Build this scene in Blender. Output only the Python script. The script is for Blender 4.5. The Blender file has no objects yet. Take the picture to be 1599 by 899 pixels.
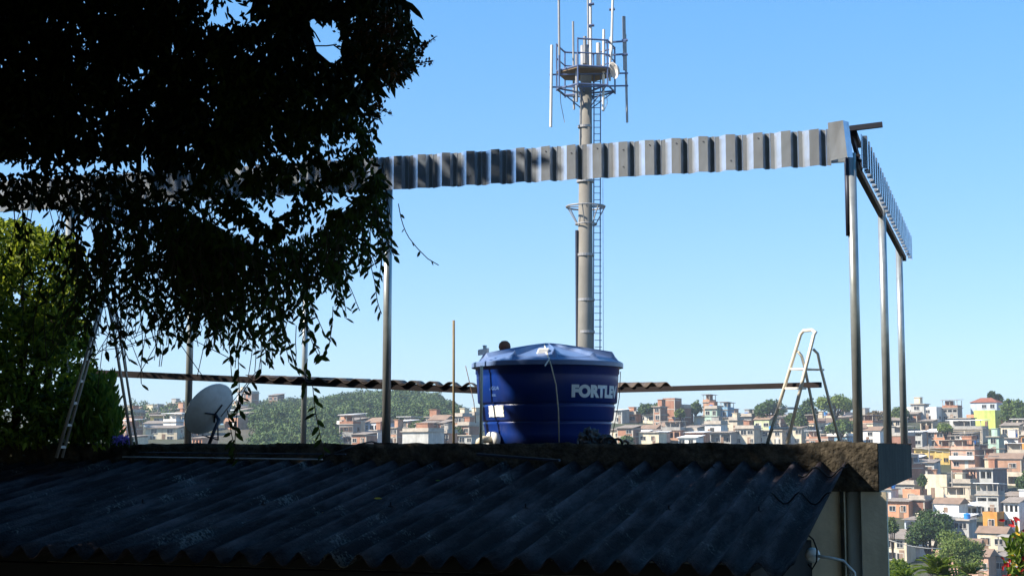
import bpy, bmesh, math, random
import numpy as np
from mathutils import Vector, Matrix, Quaternion
random.seed(7); rng = np.random.default_rng(11)
R = math.radians
scene = bpy.context.scene
col = scene.collection

# ------------------------------------------------------------------ camera, sky, sun, exposure
F = 2307.0; TH = math.atan(247.5/F)
cam_d = bpy.data.cameras.new("camera"); cam = bpy.data.objects.new("camera", cam_d); col.objects.link(cam)
cam_d.sensor_width = 36; cam_d.lens = 36*F/1599; cam_d.clip_end = 20000; cam_d.clip_start = 0.05
cam.location = (0, 0, 0); cam.rotation_euler = (R(90)+TH, 0, 0)
scene.camera = cam
SUN_EL = R(38); SUN_AZ = math.atan2(-0.95, -0.31)
sd = Vector((math.sin(SUN_AZ)*math.cos(SUN_EL), math.cos(SUN_AZ)*math.cos(SUN_EL), math.sin(SUN_EL)))
w = bpy.data.worlds.new("World"); scene.world = w; w.use_nodes = True
nt = w.node_tree; bg = nt.nodes["Background"]
sky = nt.nodes.new("ShaderNodeTexSky"); sky.sky_type = 'NISHITA'; sky.sun_disc = False
sky.sun_elevation = SUN_EL; sky.sun_rotation = SUN_AZ
sky.altitude = 0; sky.air_density = 1.0; sky.dust_density = 0.4; sky.ozone_density = 3.0
hs = nt.nodes.new("ShaderNodeHueSaturation"); hs.inputs['Saturation'].default_value = 1.38
nt.links.new(sky.outputs[0], hs.inputs['Color']); gm = nt.nodes.new('ShaderNodeGamma'); gm.inputs[1].default_value = 0.52; nt.links.new(hs.outputs[0], gm.inputs[0])
tn = nt.nodes.new('ShaderNodeVectorMath'); tn.operation = 'MULTIPLY'; tn.inputs[1].default_value = (1.24, 1.60, 2.10); nt.links.new(gm.outputs[0], tn.inputs[0]); nt.links.new(tn.outputs[0], bg.inputs[0]); bg.inputs[1].default_value = 0.11
sun_d = bpy.data.lights.new("sun", 'SUN'); sun_d.energy = 5.0; sun_d.angle = R(0.5); sun_d.color = (1.0, 0.91, 0.77)
sun = bpy.data.objects.new("sun", sun_d); col.objects.link(sun); sun.location = (-20, 5, 30)
sun.rotation_euler = sd.to_track_quat('Z', 'Y').to_euler()
vs = scene.view_settings
vs.view_transform = 'Standard'; vs.look = 'None'; vs.gamma = 1.0; vs.exposure = 1.05; vs.use_curve_mapping = False
scene.cycles.max_bounces = 6; scene.cycles.volume_bounces = 0
scene.cycles.diffuse_bounces = 3; scene.cycles.transparent_max_bounces = 8

def ray(px, py):
    a = (px-799.5)/F; b = (449.5-py)/F
    d = Vector((a, math.cos(TH)-b*math.sin(TH), math.sin(TH)+b*math.cos(TH)))
    return d/d.y
def at(px, py, Y): return ray(px, py)*Y
def topix(p):
    x, y, z = p
    zz = -(math.cos(TH)*y + math.sin(TH)*z); yy = -math.sin(TH)*y + math.cos(TH)*z
    return 799.5 + F*x/(-zz), 449.5 - F*yy/(-zz)

# ------------------------------------------------------------------ helpers
def tag(o, label=None, cat=None, group=None, kind=None):
    if label: o['label'] = label
    if cat: o['category'] = cat
    if group: o['group'] = group
    if kind: o['kind'] = kind
    return o
def empty(name, loc, rz=0.0, label=None, cat=None, group=None):
    o = bpy.data.objects.new(name, None); col.objects.link(o); o.location = loc; o.rotation_euler = (0, 0, rz)
    o.empty_display_size = 0.2
    o['_m'] = 1; del o['_m']
    return tag(o, label, cat, group)
def inv(o): return (Matrix.Translation(o.location) @ o.rotation_euler.to_matrix().to_4x4()).inverted()
class MB:
    def __init__(s): s.v = []; s.f = []
    def add(s, vs_, fs_):
        n = len(s.v); s.v += [tuple(v) for v in vs_]; s.f += [tuple(i+n for i in f) for f in fs_]; return s
    def hexa(s, p):   # 8 points: bottom 4 ccw, top 4 ccw
        return s.add(p, [(3,2,1,0),(4,5,6,7),(0,1,5,4),(1,2,6,5),(2,3,7,6),(3,0,4,7)])
    def box(s, x0, x1, y0, y1, z0, z1):
        return s.hexa([(x0,y0,z0),(x1,y0,z0),(x1,y1,z0),(x0,y1,z0),(x0,y0,z1),(x1,y0,z1),(x1,y1,z1),(x0,y1,z1)])
    def obox(s, c, ax, ay, az):   # centre + three half vectors
        c = Vector(c); ax = Vector(ax); ay = Vector(ay); az = Vector(az)
        return s.hexa([c-ax-ay-az, c+ax-ay-az, c+ax+ay-az, c-ax+ay-az, c-ax-ay+az, c+ax-ay+az, c+ax+ay+az, c-ax+ay+az])
    def bar(s, a, b, w_, h_, up=(0,0,1)):   # rectangular bar a->b
        a = Vector(a); b = Vector(b); d = (b-a); L = d.length; d.normalize()
        up = Vector(up)
        if abs(d.dot(up)) > .98: up = Vector((0,1,0))
        sx = d.cross(up).normalized(); u = sx.cross(d)
        return s.obox((a+b)/2, sx*w_/2, d*L/2, u*h_/2)
    def tube(s, pts, r, n=8, caps=True):
        pts = [Vector(p) for p in pts]; m = len(pts)
        rs = r if isinstance(r, (list, tuple)) else [r]*m
        base = len(s.v); prev = None
        for i, p in enumerate(pts):
            t = (pts[min(i+1, m-1)]-pts[max(i-1, 0)]).normalized()
            if prev is None:
                up = Vector((0,0,1)) if abs(t.z) < .9 else Vector((0,1,0))
                a = t.cross(up).normalized()
            else:
                a = (prev - t*prev.dot(t)).normalized()
            prev = a; b = t.cross(a)
            for k in range(n):
                th = 2*math.pi*k/n
                s.v.append(tuple(p + (a*math.cos(th)+b*math.sin(th))*rs[i]))
        for i in range(m-1):
            for k in range(n):
                k2 = (k+1) % n
                s.f.append((base+i*n+k, base+i*n+k2, base+(i+1)*n+k2, base+(i+1)*n+k))
        if caps:
            s.f.append(tuple(base+k for k in range(n))[::-1]); s.f.append(tuple(base+(m-1)*n+k for k in range(n)))
        return s
    def lathe(s, prof, c=(0,0,0), n=48, capb=False, capt=False):
        base = len(s.v); m = len(prof)
        for r_, z in prof:
            for k in range(n):
                th = 2*math.pi*k/n
                s.v.append((c[0]+r_*math.cos(th), c[1]+r_*math.sin(th), c[2]+z))
        for i in range(m-1):
            for k in range(n):
                k2 = (k+1) % n
                s.f.append((base+i*n+k, base+i*n+k2, base+(i+1)*n+k2, base+(i+1)*n+k))
        if capb: s.f.append(tuple(base+k for k in range(n))[::-1])
        if capt: s.f.append(tuple(base+(m-1)*n+k for k in range(n)))
        return s
    def mesh(s, name, m, smooth=False):
        me = bpy.data.meshes.new(name); me.from_pydata(s.v, [], s.f); me.update()
        bm = bmesh.new(); bm.from_mesh(me); bmesh.ops.recalc_face_normals(bm, faces=bm.faces); bm.to_mesh(me); bm.free()
        if smooth: me.polygons.foreach_set('use_smooth', [True]*len(me.polygons))
        if m: me.materials.append(m)
        return me
    def build(s, name, m, parent=None, smooth=False, local=False, bevel=0):
        if parent is not None and not local:
            M = inv(parent); s.v = [tuple(M @ Vector(v)) for v in s.v]
        me = s.mesh(name, m, smooth)
        o = bpy.data.objects.new(name, me); col.objects.link(o)
        if parent is not None: o.parent = parent
        if bevel:
            b = o.modifiers.new('bevel', 'BEVEL'); b.width = bevel; b.segments = 2; b.limit_method = 'ANGLE'
        return o
def inst(name, me, parent, M):
    o = bpy.data.objects.new(name, me); col.objects.link(o); o.parent = parent; o.matrix_local = M; return o

# leaf clouds with numpy -------------------------------------------------
def unit(a): return a/np.maximum(np.linalg.norm(a, axis=1, keepdims=True), 1e-9)
LEAF_T = np.array([[0,0,0],[.30,.42,.0],[.68,.36,.0],[1,0,-.10],[.68,-.36,0],[.30,-.42,0],[.30,0,-.14],[.68,0,-.16]])   # x len, y width, z normal
LEAF_F = [(0,1,6),(1,2,7,6),(2,3,7),(0,6,5),(6,7,4,5),(7,3,4)]
QUAD_T = np.array([[0,0,0],[.5,.5,.08],[1,0,0],[.5,-.5,.08]]); QUAD_F = [(0,1,2),(0,2,3)]
def leaf_arrays(P, D, N, L, Wd, simple=False):
    D = unit(D); N = N - D*np.sum(N*D, axis=1, keepdims=True); N = unit(N); S = np.cross(N, D)
    T = QUAD_T if simple else LEAF_T; Fc = QUAD_F if simple else LEAF_F
    n = len(P); L = np.broadcast_to(L, (n,)); Wd = np.broadcast_to(Wd, (n,))
    V = (P[:,None,:] + D[:,None,:]*(T[None,:,0:1]*L[:,None,None]) + S[:,None,:]*(T[None,:,1:2]*Wd[:,None,None])
         + N[:,None,:]*(T[None,:,2:3]*L[:,None,None]))
    return V.reshape(-1,3), len(T), Fc
def leaves_obj(name, parts, m, parent=None):
    """parts: list of (V, k, Fc)"""
    vs_ = []; lv = []; ls = []; off = 0
    for V, k, Fc in parts:
        n = len(V)//k
        for f in Fc: pass
        flat = np.concatenate([np.array(f) for f in Fc]); sizes = np.array([len(f) for f in Fc])
        idx = (np.arange(n)[:,None]*k + flat[None,:] + off).ravel()
        lv.append(idx); ls.append(np.tile(sizes, n)); vs_.append(V); off += len(V)
    V = np.concatenate(vs_); lv = np.concatenate(lv); ls = np.concatenate(ls)
    if parent is not None:
        V = V - np.array(parent.location)[None,:]
    me = bpy.data.meshes.new(name)
    me.vertices.add(len(V)); me.vertices.foreach_set('co', V.astype(np.float32).ravel())
    me.loops.add(len(lv)); me.loops.foreach_set('vertex_index', lv.astype(np.int32))
    me.polygons.add(len(ls)); st = np.concatenate([[0], np.cumsum(ls)[:-1]])
    me.polygons.foreach_set('loop_start', st.astype(np.int32)); me.polygons.foreach_set('loop_total', ls.astype(np.int32))
    me.update(calc_edges=True); me.materials.append(m)
    o = bpy.data.objects.new(name, me); col.objects.link(o)
    if parent is not None: o.parent = parent
    return o
def rnd(n): return unit(rng.normal(size=(n,3)))

# building axes
A0 = Vector((3.01, 13.0, 0)); U = Vector((.301, .9536, 0)); Wv = Vector((-.9536, .301, 0))
# ------------------------------------------------------------------ materials
def newmat(name):
    m = bpy.data.materials.new(name); m.use_nodes = True
    return m, m.node_tree, m.node_tree.nodes["Principled BSDF"]
def mat(name, c, rough=.8, metal=0., vary=.25, scale=4., c2=None, stain_or_light=None, stain_or_light_amt=.5, streak=False, bump=0., bscale=30., coord='Object', spec=.3, coat=0., specks=False, along=None):
    m, t, b = newmat(name); N = t.nodes; Lk = t.links
    tc = N.new('ShaderNodeTexCoord'); mp = N.new('ShaderNodeMapping'); Lk.new(tc.outputs[coord], mp.inputs[0])
    n1 = N.new('ShaderNodeTexNoise'); n1.inputs['Scale'].default_value = scale; n1.inputs['Detail'].default_value = 8; n1.inputs['Roughness'].default_value = .65
    Lk.new(mp.outputs[0], n1.inputs[0])
    r1 = N.new('ShaderNodeValToRGB'); r1.color_ramp.elements[0].position = .3; r1.color_ramp.elements[1].position = .7
    c2 = c2 or tuple(x*(1-vary) for x in c); hi = tuple(min(1, x*(1+vary*.5)) for x in c)
    r1.color_ramp.elements[0].color = (*c2, 1); r1.color_ramp.elements[1].color = (*hi, 1)
    Lk.new(n1.outputs[0], r1.inputs[0]); out = r1.outputs[0]
    if stain_or_light:
        mp2 = N.new('ShaderNodeMapping'); Lk.new(tc.outputs[coord], mp2.inputs[0])
        if streak: mp2.inputs['Scale'].default_value = (1, 1, .12)
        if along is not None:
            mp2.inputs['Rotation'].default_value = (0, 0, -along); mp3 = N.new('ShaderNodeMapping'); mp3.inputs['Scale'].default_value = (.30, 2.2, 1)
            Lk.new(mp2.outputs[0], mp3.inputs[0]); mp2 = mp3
        n2 = N.new('ShaderNodeTexNoise'); n2.inputs['Scale'].default_value = scale*.9; n2.inputs['Detail'].default_value = 10; n2.inputs['Roughness'].default_value = .7
        Lk.new(mp2.outputs[0], n2.inputs[0])
        r2 = N.new('ShaderNodeValToRGB'); r2.color_ramp.elements[0].position = .45; r2.color_ramp.elements[1].position = .68
        r2.color_ramp.elements[0].color = (0,0,0,1); r2.color_ramp.elements[1].color = (stain_or_light_amt,)*3+(1,)
        Lk.new(n2.outputs[0], r2.inputs[0])
        mx = N.new('ShaderNodeMix'); mx.data_type = 'RGBA'; Lk.new(r2.outputs[0], mx.inputs[0]); Lk.new(out, mx.inputs[6]); mx.inputs[7].default_value = (*stain_or_light, 1)
        out = mx.outputs[2]
    if specks:   # lichen
        n4 = N.new('ShaderNodeTexNoise'); n4.inputs['Scale'].default_value = 38; n4.inputs['Detail'].default_value = 5; n4.inputs['Roughness'].default_value = .7; Lk.new(mp.outputs[0], n4.inputs[0])
        n5 = N.new('ShaderNodeTexNoise'); n5.inputs['Scale'].default_value = 2.2; Lk.new(mp.outputs[0], n5.inputs[0])
        ad = N.new('ShaderNodeMath'); ad.operation = 'MULTIPLY'; Lk.new(n4.outputs[0], ad.inputs[0]); Lk.new(n5.outputs[0], ad.inputs[1])
        r4 = N.new('ShaderNodeValToRGB'); r4.color_ramp.elements[0].position = .335; r4.color_ramp.elements[1].position = .41
        r4.color_ramp.elements[0].color = (0,0,0,1); r4.color_ramp.elements[1].color = (.8,.8,.8,1); Lk.new(ad.outputs[0], r4.inputs[0])
        m4 = N.new('ShaderNodeMix'); m4.data_type = 'RGBA'; Lk.new(r4.outputs[0], m4.inputs[0]); Lk.new(out, m4.inputs[6]); m4.inputs[7].default_value = (.17,.17,.16,1); out = m4.outputs[2]
    Lk.new(out, b.inputs['Base Color']); b.inputs['Roughness'].default_value = rough; b.inputs['Metallic'].default_value = metal
    b.inputs['Specular IOR Level'].default_value = spec
    if coat: b.inputs['Coat Weight'].default_value = coat; b.inputs['Coat Roughness'].default_value = .1
    if bump:
        n3 = N.new('ShaderNodeTexNoise'); n3.inputs['Scale'].default_value = bscale; n3.inputs['Detail'].default_value = 8
        Lk.new(mp.outputs[0], n3.inputs[0]); bp = N.new('ShaderNodeBump'); bp.inputs['Strength'].default_value = bump; bp.inputs['Distance'].default_value = .05
        Lk.new(n3.outputs[0], bp.inputs['Height']); Lk.new(bp.outputs[0], b.inputs['Normal'])
    return m
def leafmat(name, c1, c2, transl=.3, spec=.2, rough=.6, noise=0):
    m = bpy.data.materials.new(name); m.use_nodes = True; t = m.node_tree; N = t.nodes; Lk = t.links
    b = N["Principled BSDF"]; o = N["Material Output"]
    g = N.new('ShaderNodeNewGeometry'); r = N.new('ShaderNodeValToRGB'); Lk.new(g.outputs['Random Per Island'], r.inputs[0])
    r.color_ramp.elements[0].color = (*c1, 1); r.color_ramp.elements[1].color = (*c2, 1)
    if noise:   # neighbouring crowns are of different species
        tc = N.new('ShaderNodeTexCoord'); nz_ = N.new('ShaderNodeTexNoise'); nz_.inputs['Scale'].default_value = noise*4; Lk.new(tc.outputs['Object'], nz_.inputs[0])
        mt_ = N.new('ShaderNodeMath'); mt_.operation = 'MULTIPLY_ADD'; mt_.inputs[1].default_value = 3.0; mt_.inputs[2].default_value = -1.1; Lk.new(nz_.outputs[0], mt_.inputs[0])
        m2 = N.new('ShaderNodeMath'); m2.operation = 'MULTIPLY_ADD'; m2.inputs[1].default_value = .4; Lk.new(g.outputs['Random Per Island'], m2.inputs[0]); Lk.new(mt_.outputs[0], m2.inputs[2]); Lk.new(m2.outputs[0], r.inputs[0])
    Lk.new(r.outputs[0], b.inputs['Base Color']); b.inputs['Roughness'].default_value = rough; b.inputs['Specular IOR Level'].default_value = spec
    tr = N.new('ShaderNodeBsdfTranslucent'); Lk.new(r.outputs[0], tr.inputs[0])
    mx = N.new('ShaderNodeMixShader'); mx.inputs[0].default_value = transl
    Lk.new(b.outputs[0], mx.inputs[1]); Lk.new(tr.outputs[0], mx.inputs[2]); Lk.new(mx.outputs[0], o.inputs[0])
    return m
M = {}
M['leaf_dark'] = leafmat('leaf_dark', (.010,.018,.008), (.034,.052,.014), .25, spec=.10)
M['leaf_vine'] = leafmat('leaf_vine', (.014,.028,.008), (.06,.10,.02), .40, spec=.12)
M['leaf_bright'] = leafmat('leaf_bright', (.06,.12,.015), (.20,.26,.03), .45)
M['leaf_far'] = leafmat('leaf_far', (.04,.075,.02), (.12,.17,.04), .2)
M['leaf_fard'] = leafmat('leaf_fard', (.025,.055,.018), (.07,.115,.03), .2)
M['leaf_farl'] = leafmat('leaf_farl', (.08,.13,.03), (.19,.24,.06), .3)
M['leaf_brown'] = leafmat('leaf_brown', (.07,.06,.03), (.15,.11,.05), .2)
M['leaf_red'] = leafmat('leaf_red', (.35,.01,.015), (.5,.03,.03), .3)
M['leaf_yellow'] = leafmat('leaf_yellow', (.55,.30,.02), (.65,.42,.04), .3)
M['panicle'] = leafmat('panicle', (.06,.035,.015), (.14,.07,.03), .1)
M['leaf_bush'] = leafmat('leaf_bush', (.014,.042,.007), (.30,.36,.03), .4)
M['flower'] = leafmat('flower', (.18,.10,.40), (.28,.18,.55), .3)
M['bark'] = mat('bark', (.055,.042,.032), .95, vary=.5, scale=6, bump=.6, bscale=20)
M['roof_dark'] = mat('roof_dark', (.016,.011,.013), .85, vary=.6, scale=3.0, specks=True, along=math.atan2(U.y, U.x), stain_or_light=(.125,.105,.115), stain_or_light_amt=.65, bump=.6, bscale=55, spec=.12)  # pale weathering along the ridges, doubling as painted sun streaks and crest highlights
M['slab'] = mat('slab', (.115,.095,.07), .95, c2=(.022,.020,.016), scale=7, stain_or_light=(.012,.012,.011), stain_or_light_amt=.95, bump=.6, bscale=26, spec=.1)
M['slab_edge'] = mat('slab_edge', (.04,.04,.034), .95, c2=(.014,.015,.013), scale=3, stain_or_light=(.13,.125,.10), stain_or_light_amt=.35, streak=True, bump=.5, bscale=20)
M['plaster'] = mat('plaster', (.80,.70,.53), .9, vary=.22, scale=2.5, stain_or_light=(.33,.29,.22), stain_or_light_amt=.5, streak=True, bump=.1)
M['darkwall'] = mat('darkwall', (.012,.011,.011), .95, vary=.5, scale=2)
M['mossy'] = mat('mossy', (.035,.03,.022), .95, c2=(.02,.02,.016), scale=4, stain_or_light=(.10,.09,.03), stain_or_light_amt=.7, bump=.6)
M['pvcgrey'] = mat('pvcgrey', (.55,.60,.62), .5, vary=.15, scale=3, stain_or_light=(.12,.11,.09), stain_or_light_amt=.4, streak=True)
M['galv'] = mat('galv', (.40,.43,.43), .32, .6, vary=.2, scale=8)
M['galv_sheet'] = mat('galv_sheet', (.66,.74,.86), .25, .76, vary=.15, scale=6, stain_or_light=(.34,.30,.26), stain_or_light_amt=.45, streak=True, bump=.06, bscale=9)
M['rustbeam'] = mat('rustbeam', (.016,.011,.012), .8, .1, vary=.4, scale=6)
M['darksteel'] = mat('darksteel', (.035,.04,.06), .5, .4, vary=.3)
M['blue'] = mat('tank_blue', (.004,.030,.20), .30, vary=.15, scale=1.5, stain_or_light=(.16,.14,.12), stain_or_light_amt=.16, streak=True, spec=.35)
M['bluelid'] = mat('tank_lid', (.12,.19,.37), .34, vary=.2, scale=3, stain_or_light=(.25,.25,.25), stain_or_light_amt=.2, spec=.4)
M['white'] = mat('white', (.78,.78,.76), .6, vary=.08, scale=5, stain_or_light=(.35,.33,.28), stain_or_light_amt=.3)
M['letters'] = mat('letters', (.72,.74,.76), .6, vary=.06, scale=5)
M['paleprint'] = mat('paleprint', (.10,.20,.45), .6, vary=.06)
M['pvc'] = mat('pvc', (.62,.55,.42), .6, vary=.15, scale=4, stain_or_light=(.3,.22,.14), stain_or_light_amt=.4)
M['timber'] = mat('timber', (.20,.13,.09), .85, vary=.3, scale=6)
M['black'] = mat('black', (.012,.012,.013), .6, vary=.3)
M['blacktarp'] = mat('blacktarp', (.02,.018,.018), .5, vary=.5, spec=.5)
M['terracotta'] = mat('terracotta', (.24,.10,.06), .85, vary=.25)
M['alu'] = mat('alu', (.74,.69,.58), .5, .15, vary=.1, scale=8, stain_or_light=(.4,.34,.26), stain_or_light_amt=.35)
M['alu_pole'] = mat('alu_pole', (.42,.40,.38), .45, .4, vary=.2)
M['dish'] = mat('dish', (.74,.74,.72), .6, .2, vary=.12, scale=6, stain_or_light=(.25,.2,.15), stain_or_light_amt=.3)
M['towerconc'] = mat('towerconc', (.21,.20,.18), .9, vary=.22, scale=.8, stain_or_light=(.16,.13,.10), stain_or_light_amt=.55, streak=True)
M['towersteel'] = mat('towersteel', (.30,.30,.31), .6, .3, vary=.25, scale=2)
M['towerblue'] = mat('towerblue', (.10,.14,.26), .6, .1, vary=.25, scale=2)
M['antenna'] = mat('antenna', (.62,.58,.54), .6, vary=.1)
M['rustplate'] = mat('rustplate', (.22,.15,.09), .8, vary=.4, scale=1.5)
M['sheet_old'] = mat('sheet_old', (.09,.07,.06), .9, vary=.4, scale=4, stain_or_light=(.1,.08,.06), stain_or_light_amt=.5)
M['ground'] = mat('ground_mat', (.09,.075,.055), .95, c2=(.03,.045,.02), scale=.05, stain_or_light=(.04,.06,.02), stain_or_light_amt=.7)
M['tanbag'] = mat('tanbag', (.22,.17,.10), .9, vary=.3)

# house wall colours (object space noise in metres)
def wmat(n, c, **k): M[n] = mat(n, tuple(x*.94 for x in c), .9, vary=.22, scale=.8, stain_or_light=(c[0]*.42, c[1]*.40, c[2]*.38), stain_or_light_amt=.62, streak=True, **k)
wmat('w_brick', (.36,.18,.115)); wmat('w_brick2', (.26,.13,.09)); wmat('w_orangebrick', (.45,.26,.17)); wmat('w_pink', (.60,.37,.27)); wmat('w_salmon', (.60,.29,.17))
wmat('w_cream', (.66,.57,.42)); wmat('w_white', (.80,.79,.76)); wmat('w_grey', (.34,.33,.31)); wmat('w_lgrey', (.46,.46,.44)); wmat('w_yellow', (.68,.50,.16))
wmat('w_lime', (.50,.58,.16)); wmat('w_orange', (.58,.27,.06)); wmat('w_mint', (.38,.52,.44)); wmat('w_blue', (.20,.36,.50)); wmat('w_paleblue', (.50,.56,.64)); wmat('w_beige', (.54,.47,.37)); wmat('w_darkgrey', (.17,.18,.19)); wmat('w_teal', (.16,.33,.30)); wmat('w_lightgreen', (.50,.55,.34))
M['r_slab'] = mat('r_slab', (.42,.37,.31), .95, vary=.3, scale=.7, stain_or_light=(.12,.11,.1), stain_or_light_amt=.5)
M['r_fibro'] = mat('r_fibro', (.30,.25,.21), .95, vary=.4, scale=.6, stain_or_light=(.1,.08,.06), stain_or_light_amt=.5)
M['r_white'] = mat('r_white', (.80,.80,.80), .7, vary=.06, scale=.7)
M['r_tile'] = mat('r_tile', (.26,.095,.06), .9, vary=.35, scale=1.5)
M['r_brown'] = mat('r_brown', (.24,.165,.12), .9, vary=.3, scale=.6)
M['glass'] = mat('glass', (.02,.024,.03), .15, vary=.3, scale=.5, spec=.6)
M['bluepaint'] = mat('bluepaint', (.02,.06,.26), .5, vary=.2)
M['tarpblue'] = mat('tarpblue', (.03,.22,.60), .5, vary=.15)
M['opening'] = mat('opening', (.03,.028,.027), .9, vary=.3)
M['rail'] = mat('rail', (.5,.48,.44), .8, vary=.1)

# ------------------------------------------------------------------ building axes: t leftwards along the front, s away, z up
A0 = Vector((3.01, 13.0, 0)); U = Vector((.301, .9536, 0)); Wv = Vector((-.9536, .301, 0))
def B(t, s, z): return A0 + Wv*t + U*s + Vector((0,0,z))

# ------------------------------------------------------------------ terrain
def sm(x): x = min(1, max(0, x)); return x*x*(3-2*x)
def lerp_k(y, ks):
    for (a, za), (b, zb) in zip(ks, ks[1:]):
        if y <= b: return za + (zb-za)*max(0, (y-a))/(b-a)
    return ks[-1][1]
RP = [(-2000,14),(-560,14),(-480,16.5),(-400,14.5),(-330,15.5),(-250,18.5),(-190,20),(-130,18.5),(-85,13),(-62,8),(-30,5),(200,4)]
def terr(x, y):
    if y < 1: y2 = 1.
    else: y2 = y
    q = max(-2500, min(2500, x/max(y2, 120)*F))
    zr = lerp_k(y, [(-50,-5.5),(0,-6),(60,-12),(200,-22.5),(235,-20),(430,7.3 + 1.6*sm((q-650)/150)),(520,-2),(900,-12),(9000,-14)])
    pk = lerp_k(q, RP)
    zl = lerp_k(y, [(-50,-5.5),(0,-6),(60,-14),(240,-20),(330,-4),(410,5.5),(600,pk),(760,-4),(1000,-12),(9000,-14)])
    k = sm((q+50)/150)
    return zl*(1-k)+zr*k + .5*math.sin(x*.07)*math.sin(y*.05)
def hit(px, py, y0=150, y1=700):
    d = ray(px, py); y = y0
    while y < y1:
        if d.z*y < terr(d.x*y, y): return d*y
        y += 1
    return None
mb = MB()
ys = list(range(-60, 200, 20)) + list(range(200, 800, 10)) + [900, 1200, 1800, 2500]
xs = [-2500,-1500,-700] + list(range(-400, 401, 10)) + [700, 1500, 2500]
nx = len(xs)
for y in ys:
    for x in xs: mb.v.append((x, y, terr(x, y)))
for j in range(len(ys)-1):
    for i in range(nx-1): mb.f.append((j*nx+i, j*nx+i+1, (j+1)*nx+i+1, (j+1)*nx+i))
g = mb.build('ground', M['ground'], smooth=True); tag(g, kind='structure')

# haze: pale air between here and the hills
mh = bpy.data.materials.new('haze'); mh.use_nodes = True; t = mh.node_tree
for n_ in list(t.nodes): t.nodes.remove(n_)
on = t.nodes.new('ShaderNodeOutputMaterial'); pv = t.nodes.new('ShaderNodeVolumePrincipled')
pv.inputs['Color'].default_value = (.72,.84,1,1); pv.inputs['Density'].default_value = .00024; pv.inputs['Anisotropy'].default_value = 0
t.links.new(pv.outputs[0], on.inputs['Volume'])
hz = MB().box(-2600, 2600, -70, 2600, -28, 48).build('haze', mh); tag(hz, kind='stuff')

# ------------------------------------------------------------------ far trees
def crown_parts(c, rx, ry, rz, n, leaf, clumps=14, gap=.0):
    K = rnd(clumps)*(rng.uniform(.45, .85, (clumps,1))); K[:,2] = np.abs(K[:,2])*1.1 - .25
    which = rng.integers(0, clumps, n); kr = rng.uniform(.25, .45, clumps)
    off = rnd(n)*(kr[which][:,None])*rng.uniform(.55, 1.0, (n,1))
    P = (K[which]+off)
    Nn = unit(unit(off) + unit(K[which])*.4 + rnd(n)*.35)
    P = P*np.array([rx,ry,rz]) + np.array(c)
    return leaf_arrays(P, rnd(n), Nn, leaf*rng.uniform(.7,1.3,n), leaf*.7*rng.uniform(.7,1.3,n), simple=True)
FAR_TREES = []
def far_tree(px0, px1, pyt, pyb, Y, m, label, name='leafy_tree', n=2600, group='trees among the hillside houses'):
    c = at((px0+px1)/2, (pyt+pyb)/2, Y); w_ = (px1-px0)/F*Y/2; h_ = (pyb-pyt)/F*Y/2
    zb = terr(c.x, c.y)
    root = empty(name, (c.x, c.y, min(zb, c.z-h_)), 0, label, 'tree', group)
    tr = MB(); b0 = Vector((c.x, c.y, root.location.z-.5))
    tr.tube([b0, b0*.5+Vector(c)*.5 - Vector((0,0,h_*.3)), c], [w_*.09+.12, w_*.07+.08, w_*.03+.03], 7)
    for k in range(5):
        a = k*1.3; e = Vector(c)+Vector((math.cos(a)*w_*.6, math.sin(a)*w_*.6, h_*.3)); s0 = b0*.4+Vector(c)*.6-Vector((0,0,h_*.2))
        tr.tube([s0, (s0+e)/2+Vector((0,0,.1*h_)), e], [w_*.045+.05, w_*.03+.03, .03], 5)
    tr.build('trunk', M['bark'], root)
    leaf = max(.28, .0017*Y) * (1.0 if Y > 200 else .8)
    leaves_obj('crown', [crown_parts(c, w_, w_, h_*1.08, n, leaf, 22)], m, root)
    return root
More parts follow.
